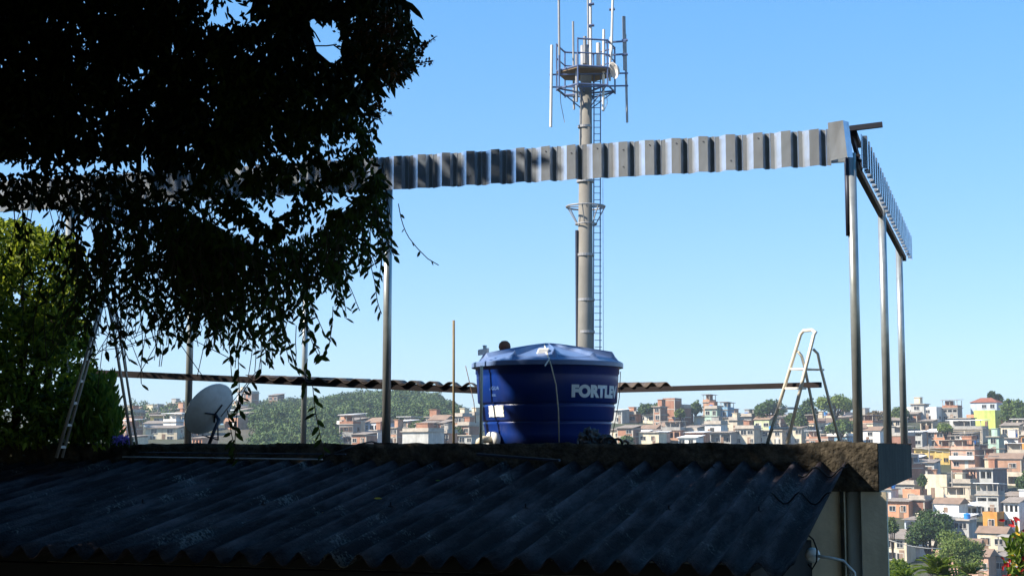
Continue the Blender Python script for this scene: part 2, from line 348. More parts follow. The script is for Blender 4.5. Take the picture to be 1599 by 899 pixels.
FT = [
 (996,1024,627,650,425,'leaf_fard','wide dark green tree on the ridge left of the brick tower block'),
 (1024,1038,628,646,428,'leaf_far','small round tree touching the left side of the brick tower block'),
 (1074,1098,627,652,425,'leaf_far','round dense tree alone on the ridge right of the brick tower block'),
 (1055,1068,639,652,405,'leaf_farl','small light green bush tree in front of the brick tower block'),
 (1118,1136,642,652,425,'leaf_far','low tree peeking over roofs near the blue rooftop shelter'),
 (1178,1226,622,655,415,'leaf_fard','broad dark tree on the ridge just left of the stepladder'),
 (1246,1276,620,665,400,'leaf_fard','tall dark tree seen between the legs of the stepladder'),
 (1272,1334,612,652,395,'leaf_farl','big bright green tree right of the stepladder'),
 (1228,1262,640,672,385,'leaf_far','low spreading tree behind the lower part of the stepladder'),
 (1290,1336,655,680,372,'leaf_far','low green shrubbery tree under the big bright tree by the posts'),
 (1348,1384,640,668,400,'leaf_brown','brownish dry tree between the corner posts of the steel frame'),
 (1390,1421,634,660,405,'leaf_far','olive tree behind the two rear steel posts'),
 (1560,1606,620,668,395,'leaf_far','large round tree at the right edge on the ridge'),
 (1543,1554,610,628,430,'leaf_fard','tallest thin tree above the red tiled roof'),
 (1554,1564,615,628,430,'leaf_fard','shorter tuft tree right of the thin tree above the red tiled roof'),
 (1463,1489,660,678,370,'leaf_farl','small green tree between the white wall house and the lime house'),
 (1411,1492,794,866,215,'leaf_fard','big dark round tree below the salmon houses'),
 (1455,1540,824,905,160,'leaf_farl','light green open crowned tree in front of the big dark tree'),
 (1380,1420,868,915,110,'leaf_bright','bright green bush top beside the cream wall at the bottom'),
 (1585,1625,735,775,290,'leaf_fard','dark tree beside the shaded side of the grey two storey house'),
 (1384,1402,808,838,215,'leaf_far','small green tree next to the cream wall below the salmon house'),
 (700,712,652,664,390,'leaf_farl','palm-like small tree above the brick houses left of the water tank'),
 (640,672,656,676,375,'leaf_far','green tree among the brick houses left of the water tank'),
 (708,722,668,682,360,'leaf_far','small tree beside the thin tan pole among brick houses'),
 (560,600,664,680,395,'leaf_far','low tree behind the brick houses beside the galvanised front post'),
 (967,990,680,700,360,'leaf_far','small tree right of the black bundle at the slab edge'),
 (1434,1446,741,760,290,'leaf_far','small tree beside the stained cream wall house'),
]
for a in FT: far_tree(a[0], a[1], a[2], a[3], a[4], M[a[5]], a[6], n=1500 if (a[1]-a[0]) < 30 else (9000 if a[4] < 250 else 3400))

# palm-like plant at the bottom right
def palm(px, py, Y, label, nfr=26, L=1.5, m='leaf_bright', cat='palm', zdrop=7):
    c = at(px, py, Y); root = empty('palm_plant', (c.x, c.y, c.z-zdrop), 0, label, cat)
    MB().tube([(c.x, c.y, c.z-zdrop), (c.x+.05, c.y, c.z-zdrop/2), c], [.14,.11,.09], 8).build('trunk', M['bark'], root)
    Ps = []; Ds = []; Ns = []; Ls = []
    for k in range(nfr):
        a = rng.uniform(0, 6.28); el = rng.uniform(.0, 1.3); d = np.array([math.cos(a)*math.cos(el), math.sin(a)*math.cos(el), math.sin(el)])
        for j in range(22):
            tt = (j+1)/22; p = np.array(c)+d*L*tt + np.array([0,0,-.45*L*tt*tt])
            for sgn in (-1,1):
                side = np.cross(d, [0,0,1]); side /= np.linalg.norm(side)+1e-6
                Ps.append(p); Ds.append(side*sgn*.8+d*.7+np.array([0,0,-.25])); Ns.append([0,0,1]); Ls.append(.34*L*(1-tt*.6))
    leaves_obj('crown', [leaf_arrays(np.array(Ps), np.array(Ds), np.array(Ns)+rng.normal(size=(len(Ps),3))*.2, np.array(Ls)*.8, .055*L, simple=True)], M[m], root)
palm(1466, 898, 60, 'bright yellow green palm top at the bottom beneath the light green tree')
palm(1412, 905, 55, 'bright green palm top in the bottom corner beside the cream wall', 20, 1.2)
palm(1515, 897, 75, 'low green palm top below the open crowned tree, rightmost of the palms', 20, 1.3, 'leaf_farl')

# forest on the far hill: one mass
parts = []
cnt = 0
for _ in range(12000):
    q = rng.uniform(-640, -38); Y = rng.uniform(325, 640)
    x = q/F*Y; z = terr(x, Y)
    pxx = 800+q
    if pxx < 405 and rng.random() < .86: continue
    if pxx < 330 and rng.random() < .5: continue
    py_ = topix((x, Y, z))[1]
    if Y < 425+60*rng.random() and pxx > 520: continue
    if Y < 415 and pxx < 380: continue
    r_ = rng.uniform(1.2, 2.2) + 2.4*rng.random()**3
    parts.append(crown_parts((x, Y, z+r_*.5), r_, r_, r_*.85, int(20*r_*r_)+20, .75, int(4+r_*2))); cnt += 1
    if cnt > 3000: break
fo = leaves_obj('forest', parts, leafmat('forest_leaf', (.03,.06,.02), (.09,.14,.04), .15, noise=.045)); tag(fo, kind='stuff')

# ------------------------------------------------------------------ hillside houses
WIN = {}
def win_meshes(w_, h_, fm):
    k = (round(w_,1), round(h_,1), fm)
    if k not in WIN:
        f = MB(); t_ = .09; d = .07
        f.box(-w_/2-t_, -w_/2, -d, .02, -h_/2-t_, h_/2+t_); f.box(w_/2, w_/2+t_, -d, .02, -h_/2-t_, h_/2+t_)
        f.box(-w_/2, w_/2, -d, .02, h_/2, h_/2+t_); f.box(-w_/2, w_/2, -d-.06, .02, -h_/2-t_, -h_/2)
        f.box(-.03, .03, -d+.02, .0, -h_/2, h_/2)
        p = MB().box(-w_/2, w_/2, -.02, .03, -h_/2, h_/2)
        WIN[k] = (f.mesh('window', M[fm]), p.mesh('pane', M['glass']))
    return WIN[k]
def add_win(root, x, y, z, face, w_=1.1, h_=1.0, fm='rail'):
    fme, pme = win_meshes(w_, h_, fm)
    rz = {'f':0, 'r':R(90), 'l':R(-90)}[face]
    o = inst('window', fme, root, Matrix.Translation((x,y,z)) @ Matrix.Rotation(rz, 4, 'Z'))
    inst('pane', pme, o, Matrix.Identity(4))
SH = 2.35
CN = {'w_brick':'red brick','w_brick2':'dark red brick','w_orangebrick':'orange brick','w_pink':'pale pink','w_salmon':'salmon','w_cream':'cream','w_white':'white','w_grey':'grey concrete','w_lgrey':'light grey','w_yellow':'yellow','w_lime':'lime green','w_orange':'orange','w_mint':'mint green','w_blue':'blue','w_paleblue':'pale blue','w_beige':'beige','w_darkgrey':'dark grey','w_teal':'teal','w_lightgreen':'light green'}
RN = {'slab':'flat slab roof','sheet':'grey sheet roof','whitesheet':'white sheet roof','gable':'red tiled gable roof','brown':'brown pitched roof','terrace':'roofed rooftop terrace','parapet':'parapet roof'}
HOUSES = []
def house(loc, Wd, D, H, wall, roof, rz, label=None, nwin=2, side=None, balcony=False, colonnade=0, fm='rail', winc=None, openfront=False, noside=False, group='houses on the far hillside', seed=None):
    rs = random.Random(seed if seed is not None else int(loc[0]*97+loc[1]*13))
    root = empty('hillside_house', loc, rz, label, 'house', group)
    x0, x1, y0, y1 = -Wd/2, Wd/2, -D/2, D/2
    wm = M[wall]
    b = MB()
    ns = max(1, round(H/SH)); sh = H/ns
    if openfront or colonnade:
        # top storey opened as a loggia: back wall set back, side walls, lintel, parapet, columns
        zt = H-sh; dp = min(2.2, D*.4)
        b.box(x0, x1, y0, y1, -5, zt)
        b.box(x0, x1, y0+dp, y1, zt, H)
        b.box(x0, x0+.25, y0, y0+dp, zt, H); b.box(x1-.25, x1, y0, y0+dp, zt, H)
        b.box(x0+.25, x1-.25, y0, y0+.2, zt, zt+.8); b.box(x0+.25, x1-.25, y0, y0+dp, H-(.75 if colonnade else .45), H)
        nc = colonnade or rs.randint(1, 2)
        for k in range(1, nc+1):
            xc = x0+(x1-x0)*k/(nc+1); b.box(xc-.16, xc+.16, y0, y0+.25, zt+.8, H-(.75 if colonnade else .45))
    else:
        b.box(x0, x1, y0, y1, -5, H)
    b.build('wall', wm, root, local=True)
    if side:
        MB().box(x1+.004, x1+.06, y0+.02, y1, -5, H-.05).build('side_shade', M[side], root, local=True)  # darker sheet over the right wall, its shade put into the colour
    # concrete frame on bare brick
    if wall in ('w_brick','w_brick2','w_orangebrick','w_grey') and rs.random() < .8:
        f = MB()
        for k in range(1, ns+1):
            if (openfront or colonnade) and k == ns: continue
            zf = k*sh-.25
            f.box(x0-.03, x1+.03, y0-.04, y0+.1, zf, zf+.24); f.box(x1-.1, x1+.04, y0+.1, y1, zf, zf+.24)
        for xc in (x0, x1-.22): f.box(xc-.02, xc+.24, y0-.035, y0+.1, -5, H-.3-(sh if (openfront or colonnade) else 0))
        f.build('concrete_frame', M['r_slab'], root, local=True)
    ov = .35
    if roof == 'slab':
        r = MB().box(x0-ov, x1+ov, y0-ov-.2, y1+ov, H, H+.2)
        if rs.random() < .5: r.box(x0, x0+.2, y0, y1, H+.2, H+.9); r.box(x1-.2, x1, y0, y1, H+.2, H+.9); r.box(x0+.2, x1-.2, y0, y0+.2, H+.2, H+.9)
        r.build('roof', M['r_slab'], root, local=True)
        if rs.random() < .6:
            q = MB(); xa = x0+rs.uniform(.3, Wd*.4); wq = rs.uniform(1.5, Wd*.45); q.box(xa, xa+wq, y0+D*.3, y0+D*.3+2, H+.2, H+2.0); q.box(xa-.2, xa+wq+.2, y0+D*.3-.2, y0+D*.3+2.2, H+2.0, H+2.12)
            q.build('roof_room', M[rs.choice(['w_brick','w_grey','w_cream',wall])], root, local=True)
    elif roof in ('sheet','whitesheet'):
        hh = rs.uniform(.3, .9); z0 = H+.02
        r = MB(); nst = max(6, int(Wd/.5)); 
        a, c_ = x0-ov, x1+ov
        # corrugated single pitch
        tp = []
        for i in range(nst*2+1):
            x = a+(c_-a)*i/(nst*2); dz = .05 if i % 2 else 0
            tp.append((x, dz))
        base = len(r.v)
        for (x, dz) in tp:
            r.v += [(x, y0-ov-.3, z0+dz), (x, y1+ov, z0+hh+dz), (x, y0-ov-.3, z0+dz-.06), (x, y1+ov, z0+hh+dz-.06)]
        for i in range(len(tp)-1):
            p = base+i*4; q = p+4
            r.f += [(p, q, q+1, p+1), (p+2, p+3, q+3, q+2), (p, p+2, q+2, q), (p+1, q+1, q+3, p+3)]
        r.f += [(base, base+1, base+3, base+2), (base+4*(len(tp)-1), base+4*(len(tp)-1)+2, base+4*(len(tp)-1)+3, base+4*(len(tp)-1)+1)]
        r.build('roof', M['r_white' if roof == 'whitesheet' else 'r_fibro'], root, local=True)
        MB().hexa([(x0+.01,y1-.2,H),(x1-.01,y1-.2,H),(x1-.01,y1,H),(x0+.01,y1,H),(x0+.01,y1-.2,H+hh*.8-.05),(x1-.01,y1-.2,H+hh*.8-.05),(x1-.01,y1,H+hh*.8-.05),(x0+.01,y1,H+hh*.8-.05)]).build('upstand', wm, root, local=True)
    elif roof in ('gable','brown'):
        hh = min(2.0, D*.28); r = MB(); o = ov
        ym = 0
        if roof == 'gable':   # hip roof
            hx = min(Wd*.3, D*.45)
            P_ = [(x0-o,y0-o,H),(x1+o,y0-o,H),(x1+o,y1+o,H),(x0-o,y1+o,H),(x0+hx,0,H+hh),(x1-hx,0,H+hh)]
            r.add(P_, [(0,1,5,4),(1,2,5),(2,3,4,5),(3,0,4),(3,2,1,0)])
        else:
            P_ = [(x0-o,y0-o,H),(x1+o,y0-o,H),(x1+o,y1+o,H),(x0-o,y1+o,H),(x0-o,0,H+hh),(x1+o,0,H+hh)]
            r.add(P_, [(0,1,5,4),(1,2,5),(2,3,4,5),(3,0,4),(3,2,1,0)])
        r.build('roof', M['r_tile' if roof == 'gable' else 'r_brown'], root, local=True)
    elif roof == 'terrace':
        MB().box(x0-.25, x1+.25, y0-.3, y1+.2, H, H+.18).build('floor_slab', M['r_slab'], root, local=True)
        p = MB(); ph = .85; p.box(x0, x1, y0, y0+.15, H+.18, H+ph); p.box(x1-.15, x1, y0+.15, y1, H+.18, H+ph); p.box(x0, x0+.15, y0+.15, y1, H+.18, H+ph)
        p.box(x0+.15, x0+Wd*.45, y1-2, y1, H+.18, H+2.2)
        p.build('parapet', M[rs.choice([wall, wall, 'w_brick', 'w_grey', 'w_white'])], root, local=True)
        if 'post' not in WIN: WIN['post'] = MB().box(-.07, .07, -.07, .07, 0, 2.07).mesh('post', M['r_slab'])
        for xc in (x0+.1, (x0+x1)/2, x1-.1):
            for yc in (y0+.08, y1-.1): inst('post', WIN['post'], root, Matrix.Translation((xc, yc, H+.18)))
        hh = rs.uniform(-.3, .4)
        MB().hexa([(x0-.4,y0-.5,H+2.26),(x1+.4,y0-.5,H+2.26),(x1+.4,y1+.3,H+2.26+hh),(x0-.4,y1+.3,H+2.26+hh),(x0-.4,y0-.5,H+2.36),(x1+.4,y0-.5,H+2.36),(x1+.4,y1+.3,H+2.36+hh),(x0-.4,y1+.3,H+2.36+hh)]).build('roof', M[rs.choice(['r_fibro','r_fibro','r_slab','r_white'])], root, local=True)
    elif roof == 'parapet':
        MB().box(x0+.2, x1-.2, y0+.2, y1-.2, H-.3, H+.02).build('roof', M['r_slab'], root, local=True)
        p = MB(); p.box(x0-.02, x1+.02, y0-.02, y0+.2, H, H+.5); p.box(x1-.18, x1+.02, y0+.2, y1, H, H+.5); p.box(x0-.02, x0+.18, y0+.2, y1, H, H+.5)
        p.build('parapet', wm, root, local=True)
    # windows
    top = ns-1 if (openfront or colonnade) else ns
    for k in range(top):
        zc = k*sh + sh*.55
        if H-zc > 7.5: continue
        for i in range(nwin):
            xc = x0+Wd*(i+.5)/nwin + rs.uniform(-.25,.25)
            if rs.random() < .13: continue
            add_win(root, xc, y0, zc, 'f', rs.choice([1.0,1.2,1.5]), rs.choice([.9,1.1]), fm)
        if not noside and D > 4 and rs.random() < .7: add_win(root, x1+(.06 if side else 0), y0+D*rs.uniform(.3,.7), zc, 'r', 1.0, .9, fm)
    if colonnade or openfront:
        zt = H-sh; dp = min(2.2, D*.4)
        for i in range(max(1, nwin)):
            add_win(root, x0+Wd*(i+.5)/max(1,nwin), y0+dp, zt+1.25, 'f', 1.2, 1.3, fm)
    if balcony and ns > 1:
        bl = MB(); zb = (ns-1)*sh
        bl.box(x0-.1, x1+.1, y0-1.1, y0-.045, zb-.02, zb+.12); bl.box(x0-.1, x1+.1, y0-1.1, y0-.98, zb+.12, zb+.9)
        bl.build('balcony', M[rs.choice(['w_white','w_cream',wall])], root, local=True)
    d = MB(); xd = x0+Wd*rs.uniform(.2,.8); d.box(xd-.42, xd+.42, y0-.05, y0+.02, .0, 2.05); 
    if H > 2.4 and ns <= 2: d.build('door', M[rs.choice(['timber','timber','rail','r_brown'])], root, local=True)
    HOUSES.append((loc[0], loc[1], max(Wd, D)/2, root, topix((loc[0], loc[1], loc[2]+H*.7)), wall, roof))
    return root
LAND = []; RECTS = []
def hero(px0, px1, pyt, pyb, wall, roof, label, rz=-36, dz=1.2, lm=None, Y=None, **k):
    pc = (px0+px1)/2
    # pyb: visible base (something nearer hides the rest) ; go a little lower to meet the slope
    if Y is None:
        h = hit(pc, pyb+3); Y = h.y if h else 400
        Y = min(Y, 440)
    top = at(pc, pyt, Y); 
    zb = min(terr(top.x, Y), at(pc, pyb, Y).z)
    H = max(2.4, top.z - zb)
    c_, s_ = math.cos(R(rz)), abs(math.sin(R(rz)))
    Wpx = (px1-px0)/F*Y
    D = k.pop('D', min(7, max(4, Wpx*.6)))
    Wd = max(2.2, (Wpx - D*s_*.75)/c_)
    r = house((top.x, Y+D*.4, top.z-H), Wd, D, H, wall, roof, R(rz), label, **k)
    LAND.append((lm or None, pc, (pyt+pyb)/2)); RECTS.append((px0, px1, pyt, pyb, Y))
    return r
hero(1420,1477,638,655,'w_white','parapet','long bright white house with two tiny windows on the ridge',lm='long white ridge house',nwin=2,rz=-42)
hero(1425,1452,631,640,'w_lgrey','slab','small grey room standing behind the long white ridge house',Y=428,nwin=1)
hero(1475,1504,637,655,'w_grey','terrace','unfinished grey concrete house with rooftop posts right of the long white house',lm='unfinished grey ridge house',openfront=True)
hero(1521,1566,628,643,'w_paleblue','gable','white and blue house with a red tiled hip roof on the ridge',lm='red tiled roof house',nwin=3,Y=425)
hero(1526,1563,643,666,'w_lime','parapet','bright lime green house with a plain wall near the right edge',lm='lime green house',nwin=0,rz=-40,noside=True)
hero(1487,1524,653,671,'w_lgrey','slab','pale grey blank walled house left of the lime green house',nwin=1)
hero(1414,1441,646,656,'w_brick','sheet','low red brick house just under the long white ridge house',nwin=1)
hero(1440,1466,657,673,'w_beige','sheet','beige house with a broad grey sheet roof behind the rear posts',openfront=True)
hero(1386,1418,656,674,'w_cream','sheet','cream house between the two rear steel posts')
hero(1418,1450,674,694,'w_lgrey','whitesheet','light grey house with white roof edge just above the concrete corner',openfront=True)
hero(1450,1486,674,694,'w_salmon','whitesheet','peach walled house with white roof edge above the yellow house',nwin=2)
hero(1487,1545,670,688,'w_beige','terrace','beige house with blue upper openings under the lime green house',lm='blue opening house',openfront=True,fm='bluepaint')
hero(1546,1571,682,708,'w_mint','slab','mint green two storey house right of the pink house',lm='mint green house',nwin=1)
hero(1567,1600,664,682,'w_cream','sheet','cream house with grey sheet roof below the large round tree',nwin=2)
hero(1569,1600,684,702,'w_white','slab','white house right of the mint green house at the photo edge',nwin=2)
hero(1431,1490,700,722,'w_yellow','slab','yellow house with four arcade openings under a yellow lintel',lm='yellow arcade house',colonnade=4,nwin=4,rz=-20,fm='w_yellow')
hero(1490,1532,702,730,'w_pink','terrace','pink two storey house with a railed terrace right of the yellow house',lm='pink terrace house',nwin=2,balcony=True)
hero(1550,1604,716,736,'w_orangebrick','brown','orange brick house with grey brown pitched roof at the right edge',nwin=2,rz=-30)
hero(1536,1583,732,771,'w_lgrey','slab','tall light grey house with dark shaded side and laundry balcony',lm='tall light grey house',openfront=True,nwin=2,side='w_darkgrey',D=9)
hero(1512,1538,732,752,'w_pink','sheet','pink house attached left of the tall light grey house',openfront=True)
hero(1489,1516,737,756,'w_brick2','parapet','windowless dark red brick house left of the pink attached house',nwin=0,noside=True)
hero(1450,1492,744,775,'w_cream','parapet','large stained cream wall house without windows',lm='stained cream house',nwin=0,rz=-40,noside=True)
hero(1490,1528,754,775,'w_beige','slab','beige house with a plain upper wall right of the stained cream house',nwin=0,noside=True)
hero(1432,1470,722,740,'w_lgrey','sheet','grey roofed house below the yellow arcade house',nwin=2)
hero(1402,1440,756,770,'w_grey','slab','grey concrete house just behind the concrete slab corner')
hero(1384,1400,764,782,'w_white','slab','narrow white house touching the cream wall below the slab corner',nwin=1)
hero(1414,1450,767,783,'w_salmon','parapet','upper salmon house with one small square window',lm='upper salmon house',nwin=1)
hero(1388,1432,782,806,'w_salmon','sheet','lower salmon house with round dish and two windows beside the cream wall',lm='lower salmon house',nwin=2)
hero(1424,1458,780,804,'w_brick2','slab','dark brick house attached right of the lower salmon house',nwin=1)
hero(1464,1512,786,806,'w_white','brown','white house with a broad brown pitched roof above the white awning',lm='brown roof house',nwin=1,rz=-42)
hero(1475,1540,789,802,'w_cream','whitesheet','cream house under a long white sheet roof',rz=-8,openfront=True)
hero(1465,1525,806,820,'w_white','whitesheet','white house under a bright white sheet awning above the dark tree',lm='white awning house',rz=-40)
hero(1530,1572,773,803,'w_lgrey','terrace','light grey house with a roofed terrace above the orange house',openfront=True)
hero(1540,1574,803,828,'w_orange','parapet','plain bright orange house with a single narrow door',lm='bright orange house',nwin=1,rz=-40,noside=True)
hero(1572,1606,784,826,'w_white','sheet','white house with awnings right of the orange house',nwin=2,openfront=True)
hero(1489,1528,812,846,'w_lgrey','slab','light grey house with dark arched side behind the light green tree',nwin=2)
hero(1533,1584,832,858,'w_cream','brown','small cream house with a sloping roof below the orange house',nwin=2)
hero(1388,1432,840,875,'w_cream','sheet','cream house with grey roof left of the big dark tree',nwin=2)
hero(1512,1560,868,900,'w_pink','brown','pink house with brown roof at the bottom below the cream house')
hero(1560,1606,868,900,'w_grey','sheet','grey house low in the bottom right corner behind the red leaved plant')
# middle ridge
hero(1037,1064,624,650,'w_brick','parapet','tall plain brick tower block on the middle ridge',lm='brick tower block',nwin=0,rz=-35,Y=418,noside=True)
hero(1024,1040,635,650,'w_brick','slab','low brick wing left of the brick tower block',nwin=1,Y=412)
hero(1063,1076,636,650,'w_brick2','slab','dark brick annex right of the brick tower block',nwin=1,Y=420)
hero(954,982,640,658,'w_lgrey','whitesheet','light grey house beside the right side of the water tank',lm='house beside the water tank')
hero(1006,1030,646,658,'w_cream','sheet','cream house below the low brick wing')
hero(1030,1052,646,662,'w_grey','slab','grey unplastered house in front of the brick tower block')
hero(1103,1130,638,650,'w_mint','slab','pale mint house on the middle ridge',lm='pale mint house',nwin=2,Y=420)
hero(1128,1146,640,652,'w_blue','terrace','blue house with an open rooftop shelter on the middle ridge',lm='blue rooftop shelter house',nwin=1,Y=420)
hero(1100,1118,628,642,'w_orangebrick','terrace','brick room with rooftop posts above the pale mint house',nwin=1,Y=430)
hero(1086,1122,650,662,'w_cream','sheet','long cream house under the pale mint house')
hero(1102,1136,662,679,'w_white','slab','white walled house in the middle of the village',lm='white middle house',nwin=1)
hero(1140,1162,656,673,'w_beige','slab','beige blank walled house right of the white middle house',nwin=0)
hero(1120,1150,652,664,'w_cream','sheet','cream house with a long lit roof edge below the blue shelter')
hero(1160,1184,650,666,'w_darkgrey','slab','dark grey house left of the light green house')
hero(1181,1212,655,670,'w_lightgreen','brown','light green house with a pitched gable left of the stepladder',lm='light green house',rz=-40)
hero(1062,1098,683,692,'w_white','whitesheet','long white roofed shed at the slab edge')
hero(1112,1152,675,692,'w_grey','sheet','grey open fronted garage with two round dishes',openfront=True,lm='open fronted garage')
hero(1151,1188,669,692,'w_beige','slab','beige two storey house with evenly spaced windows',nwin=3)
hero(966,1000,668,690,'w_brick','sheet','red brick house with grey roof right of the black bundle')
hero(1000,1040,675,692,'w_cream','slab','cream two window house with lit front at the slab edge')
hero(1190,1232,672,692,'w_beige','slab','beige house behind the foot of the stepladder',nwin=2)
hero(1232,1262,668,692,'w_cream','sheet','cream house seen between front and back legs of the stepladder')
hero(1340,1352,668,690,'w_white','brown','white gabled house behind the corner steel post',rz=-5,nwin=0)
hero(1348,1384,672,692,'w_white','brown','white house with a pale gable between the corner and middle posts',nwin=1)
hero(1210,1228,652,670,'w_brick','sheet','brick house with red roof behind the left stiles of the stepladder')
# left of the tank
hero(616,650,657,672,'w_orangebrick','whitesheet','orange brick house with long white roof edge under the green hill',lm='long roofed brick house',Y=385)
hero(630,690,674,692,'w_lgrey','slab','long pale grey wall house among brick houses',lm='long pale grey wall',rz=-40,nwin=0,Y=345)
hero(650,684,662,676,'w_brick','sheet','red brick house with vertical piers behind the long grey wall',Y=370)
hero(684,708,660,676,'w_brick2','sheet','dark brick house left of the thin tan pole',Y=370)
hero(711,735,650,668,'w_orangebrick','slab','orange brick two storey house right of the thin tan pole',lm='orange brick house by the tank',Y=375)
hero(716,746,664,684,'w_brick','slab','brick house just left of the water tank',Y=360)
hero(720,750,680,692,'w_lgrey','slab','pale grey garage at the left foot of the water tank',Y=345)
hero(550,586,678,692,'w_brick','sheet','brick house with white edge left of the front steel post',Y=360)
hero(612,632,668,690,'w_orangebrick','slab','narrow orange brick house right of the front steel post',Y=365)
hero(688,712,676,692,'w_salmon','slab','peach house behind the foot of the tan pole',Y=350)
hero(584,600,672,690,'w_white','slab','small white topped house touching the front steel post',Y=365,nwin=1)
hero(524,538,625,634,'w_yellow','slab','small yellow house alone near the top of the green hill',lm='yellow hill house',Y=560,nwin=2)
hero(738,748,648,660,'w_cream','slab','tiny cream house on the skyline at the left edge of the tank',Y=400,nwin=1)
hero(498,512,650,656,'w_white','whitesheet','tiny white roofed house alone on the green hill slope',Y=520,nwin=1)
hero(372,384,612,622,'w_white','slab','small white house on the left hilltop right of the dish',Y=590,nwin=1)
hero(380,402,614,628,'w_brick','slab','brick house on the left hilltop above the dish',lm='brick hilltop house',Y=570)
hero(420,442,617,628,'w_brick2','sheet','dark roofed brick house on the hilltop left of the rear post',Y=585)
hero(372,420,677,692,'w_white','whitesheet','long white roofed shed low behind the satellite dish',Y=400)
hero(225,262,661,676,'w_paleblue','sheet','pale house under a dark sheet roof left of the rear post',Y=420,rz=-8)
hero(228,282,668,690,'w_cream','sheet','cream low building with a long dark roof left of the dish',lm='long dark roofed building',Y=380,rz=-8)

# fill houses
LANDN = [(n, x, y) for (n, x, y) in LAND if n]
wallc = ['w_brick']*5+['w_orangebrick']*7+['w_brick2']*2+['w_cream']*7+['w_grey']*2+['w_lgrey']*2+['w_beige']*4+['w_white']*4+['w_pink']*5+['w_salmon']*4+['w_mint','w_yellow','w_paleblue','w_blue','w_orange']
fills = []
rf = random.Random(5)
def try_fill(q, Y, band):
    x = q/F*Y; 
    for (hx, hy, hr, *_r) in HOUSES:
        lim = 3.0 + (.7 if hr > 3.6 else 0)
        if abs(hx-x) < lim and abs(hy-Y) < 3.6: return
    for (a0,a1,pt,pb,TY,*_q) in FT:
        if a1-a0 > 25 and abs(TY-Y) < 5 and a0 < 800+q < a1: return
    z = terr(x, Y); ns = rf.choice([1,1,2,2]); H = SH*ns*rf.uniform(.85,1.0)
    if Y > 405 and band != 'l': H = SH*rf.choice([.9,1.0]); ns = 1
    if band == 'l': H = SH; ns = 1
    Wd = rf.uniform(3.6, 6.6); D = rf.uniform(3.6, 5.2)
    pt = topix((x, Y, z+H))
    if pt[0] < 1372 and pt[1] > 690: return
    if pt[1] > 905: return
    hw = Wd*.55/Y*F; pb0 = topix((x, Y, z))[1]; tall = pt[1]-8
    for (a0, a1, b0_, b1_, HY) in RECTS:
        if HY > Y-3:
            ox = min(a1, 800+q+hw)-max(a0, 800+q-hw); oy = min(b1_-2, pb0)-max(b0_, tall)
            if ox > .12*(a1-a0) and oy > .18*(b1_-b0_): return
    wall = rf.choice(wallc); roof = rf.choices(['slab','sheet','whitesheet','gable','brown','terrace','parapet'], [34,32,9,2,4,28,8])[0]
    if Y > 400 and roof == 'terrace': roof = 'sheet'
    rz = R(rf.uniform(-55, -22) if rf.random() < .85 else rf.uniform(10, 30))
    house((x, Y, z-.6), Wd, D, H+.6, wall, roof, rz, None, nwin=rf.randint(1,3), balcony=rf.random() < .25, openfront=(rf.random() < .3), fm=rf.choice(['rail','rail','w_white','timber']), seed=rf.random(), group='houses on the far hillside')
    fills.append(len(HOUSES)-1)
Y = 236.
while Y < 434:
    q = 150 + rf.uniform(0, 40)
    while q < 830:
        if 800+q > 1384 or Y > 352: try_fill(q+rf.uniform(-8,8), Y+rf.uniform(-2,2), 'r')
        q += 5.2/Y*F
    Y += 5.4 if Y < 340 else 5.0
for Y in (336, 345, 354, 364, 374, 386, 398):
    q = -262 + rf.uniform(0, 30)
    while q < -52:
        try_fill(q, Y+rf.uniform(-2,2), 'm'); q += 7.6/Y*F
for Y in (365, 382, 400, 418, 436, 455, 475, 495, 515, 535, 555, 575, 595):
    q = -600 + rf.uniform(0, 30)
    while q < -405:
        try_fill(q+rf.uniform(-5,5), Y+rf.uniform(-6,6), 'l')
        q += 8.5/Y*F
# labels for the fill houses: look + nearest landmark + rank
ROWN = {1:'nearest', 2:'second nearest', 3:'third nearest', 4:'fourth nearest', 5:'fifth nearest', 6:'sixth nearest', 7:'seventh nearest', 8:'eighth nearest', 9:'ninth nearest', 10:'tenth nearest'}
bucket = {}
for i in fills:
    x, y, r_, root, (px, py), wall, roof = HOUSES[i]
    nm, lx, ly = min(LANDN, key=lambda l: (l[1]-px)**2+((l[2]-py)*1.5)**2)
    dx, dy = px-lx, (py-ly)*1.6
    side = ('left of' if dx < 0 else 'right of') if abs(dx) > abs(dy) else ('above' if dy < 0 else 'below')
    bucket.setdefault((wall, roof, side, nm), []).append((dx*dx+dy*dy, i))
for (wall, roof, side, nm), L_ in bucket.items():
    L_.sort()
    for k, (_, i) in enumerate(L_):
        root = HOUSES[i][3]
        if len(L_) == 1: lb = f"{CN[wall]} house with {RN[roof]} {side} the {nm}"
        else: lb = f"{CN[wall]} house with {RN[roof]}, {ROWN[min(10,k+1)]} {side} the {nm}"
        if len(lb.split()) > 16: lb = lb.replace('roofed rooftop terrace','covered terrace').replace(' house with ', ' house, ')
        root['label'] = lb
print('houses', len(HOUSES))
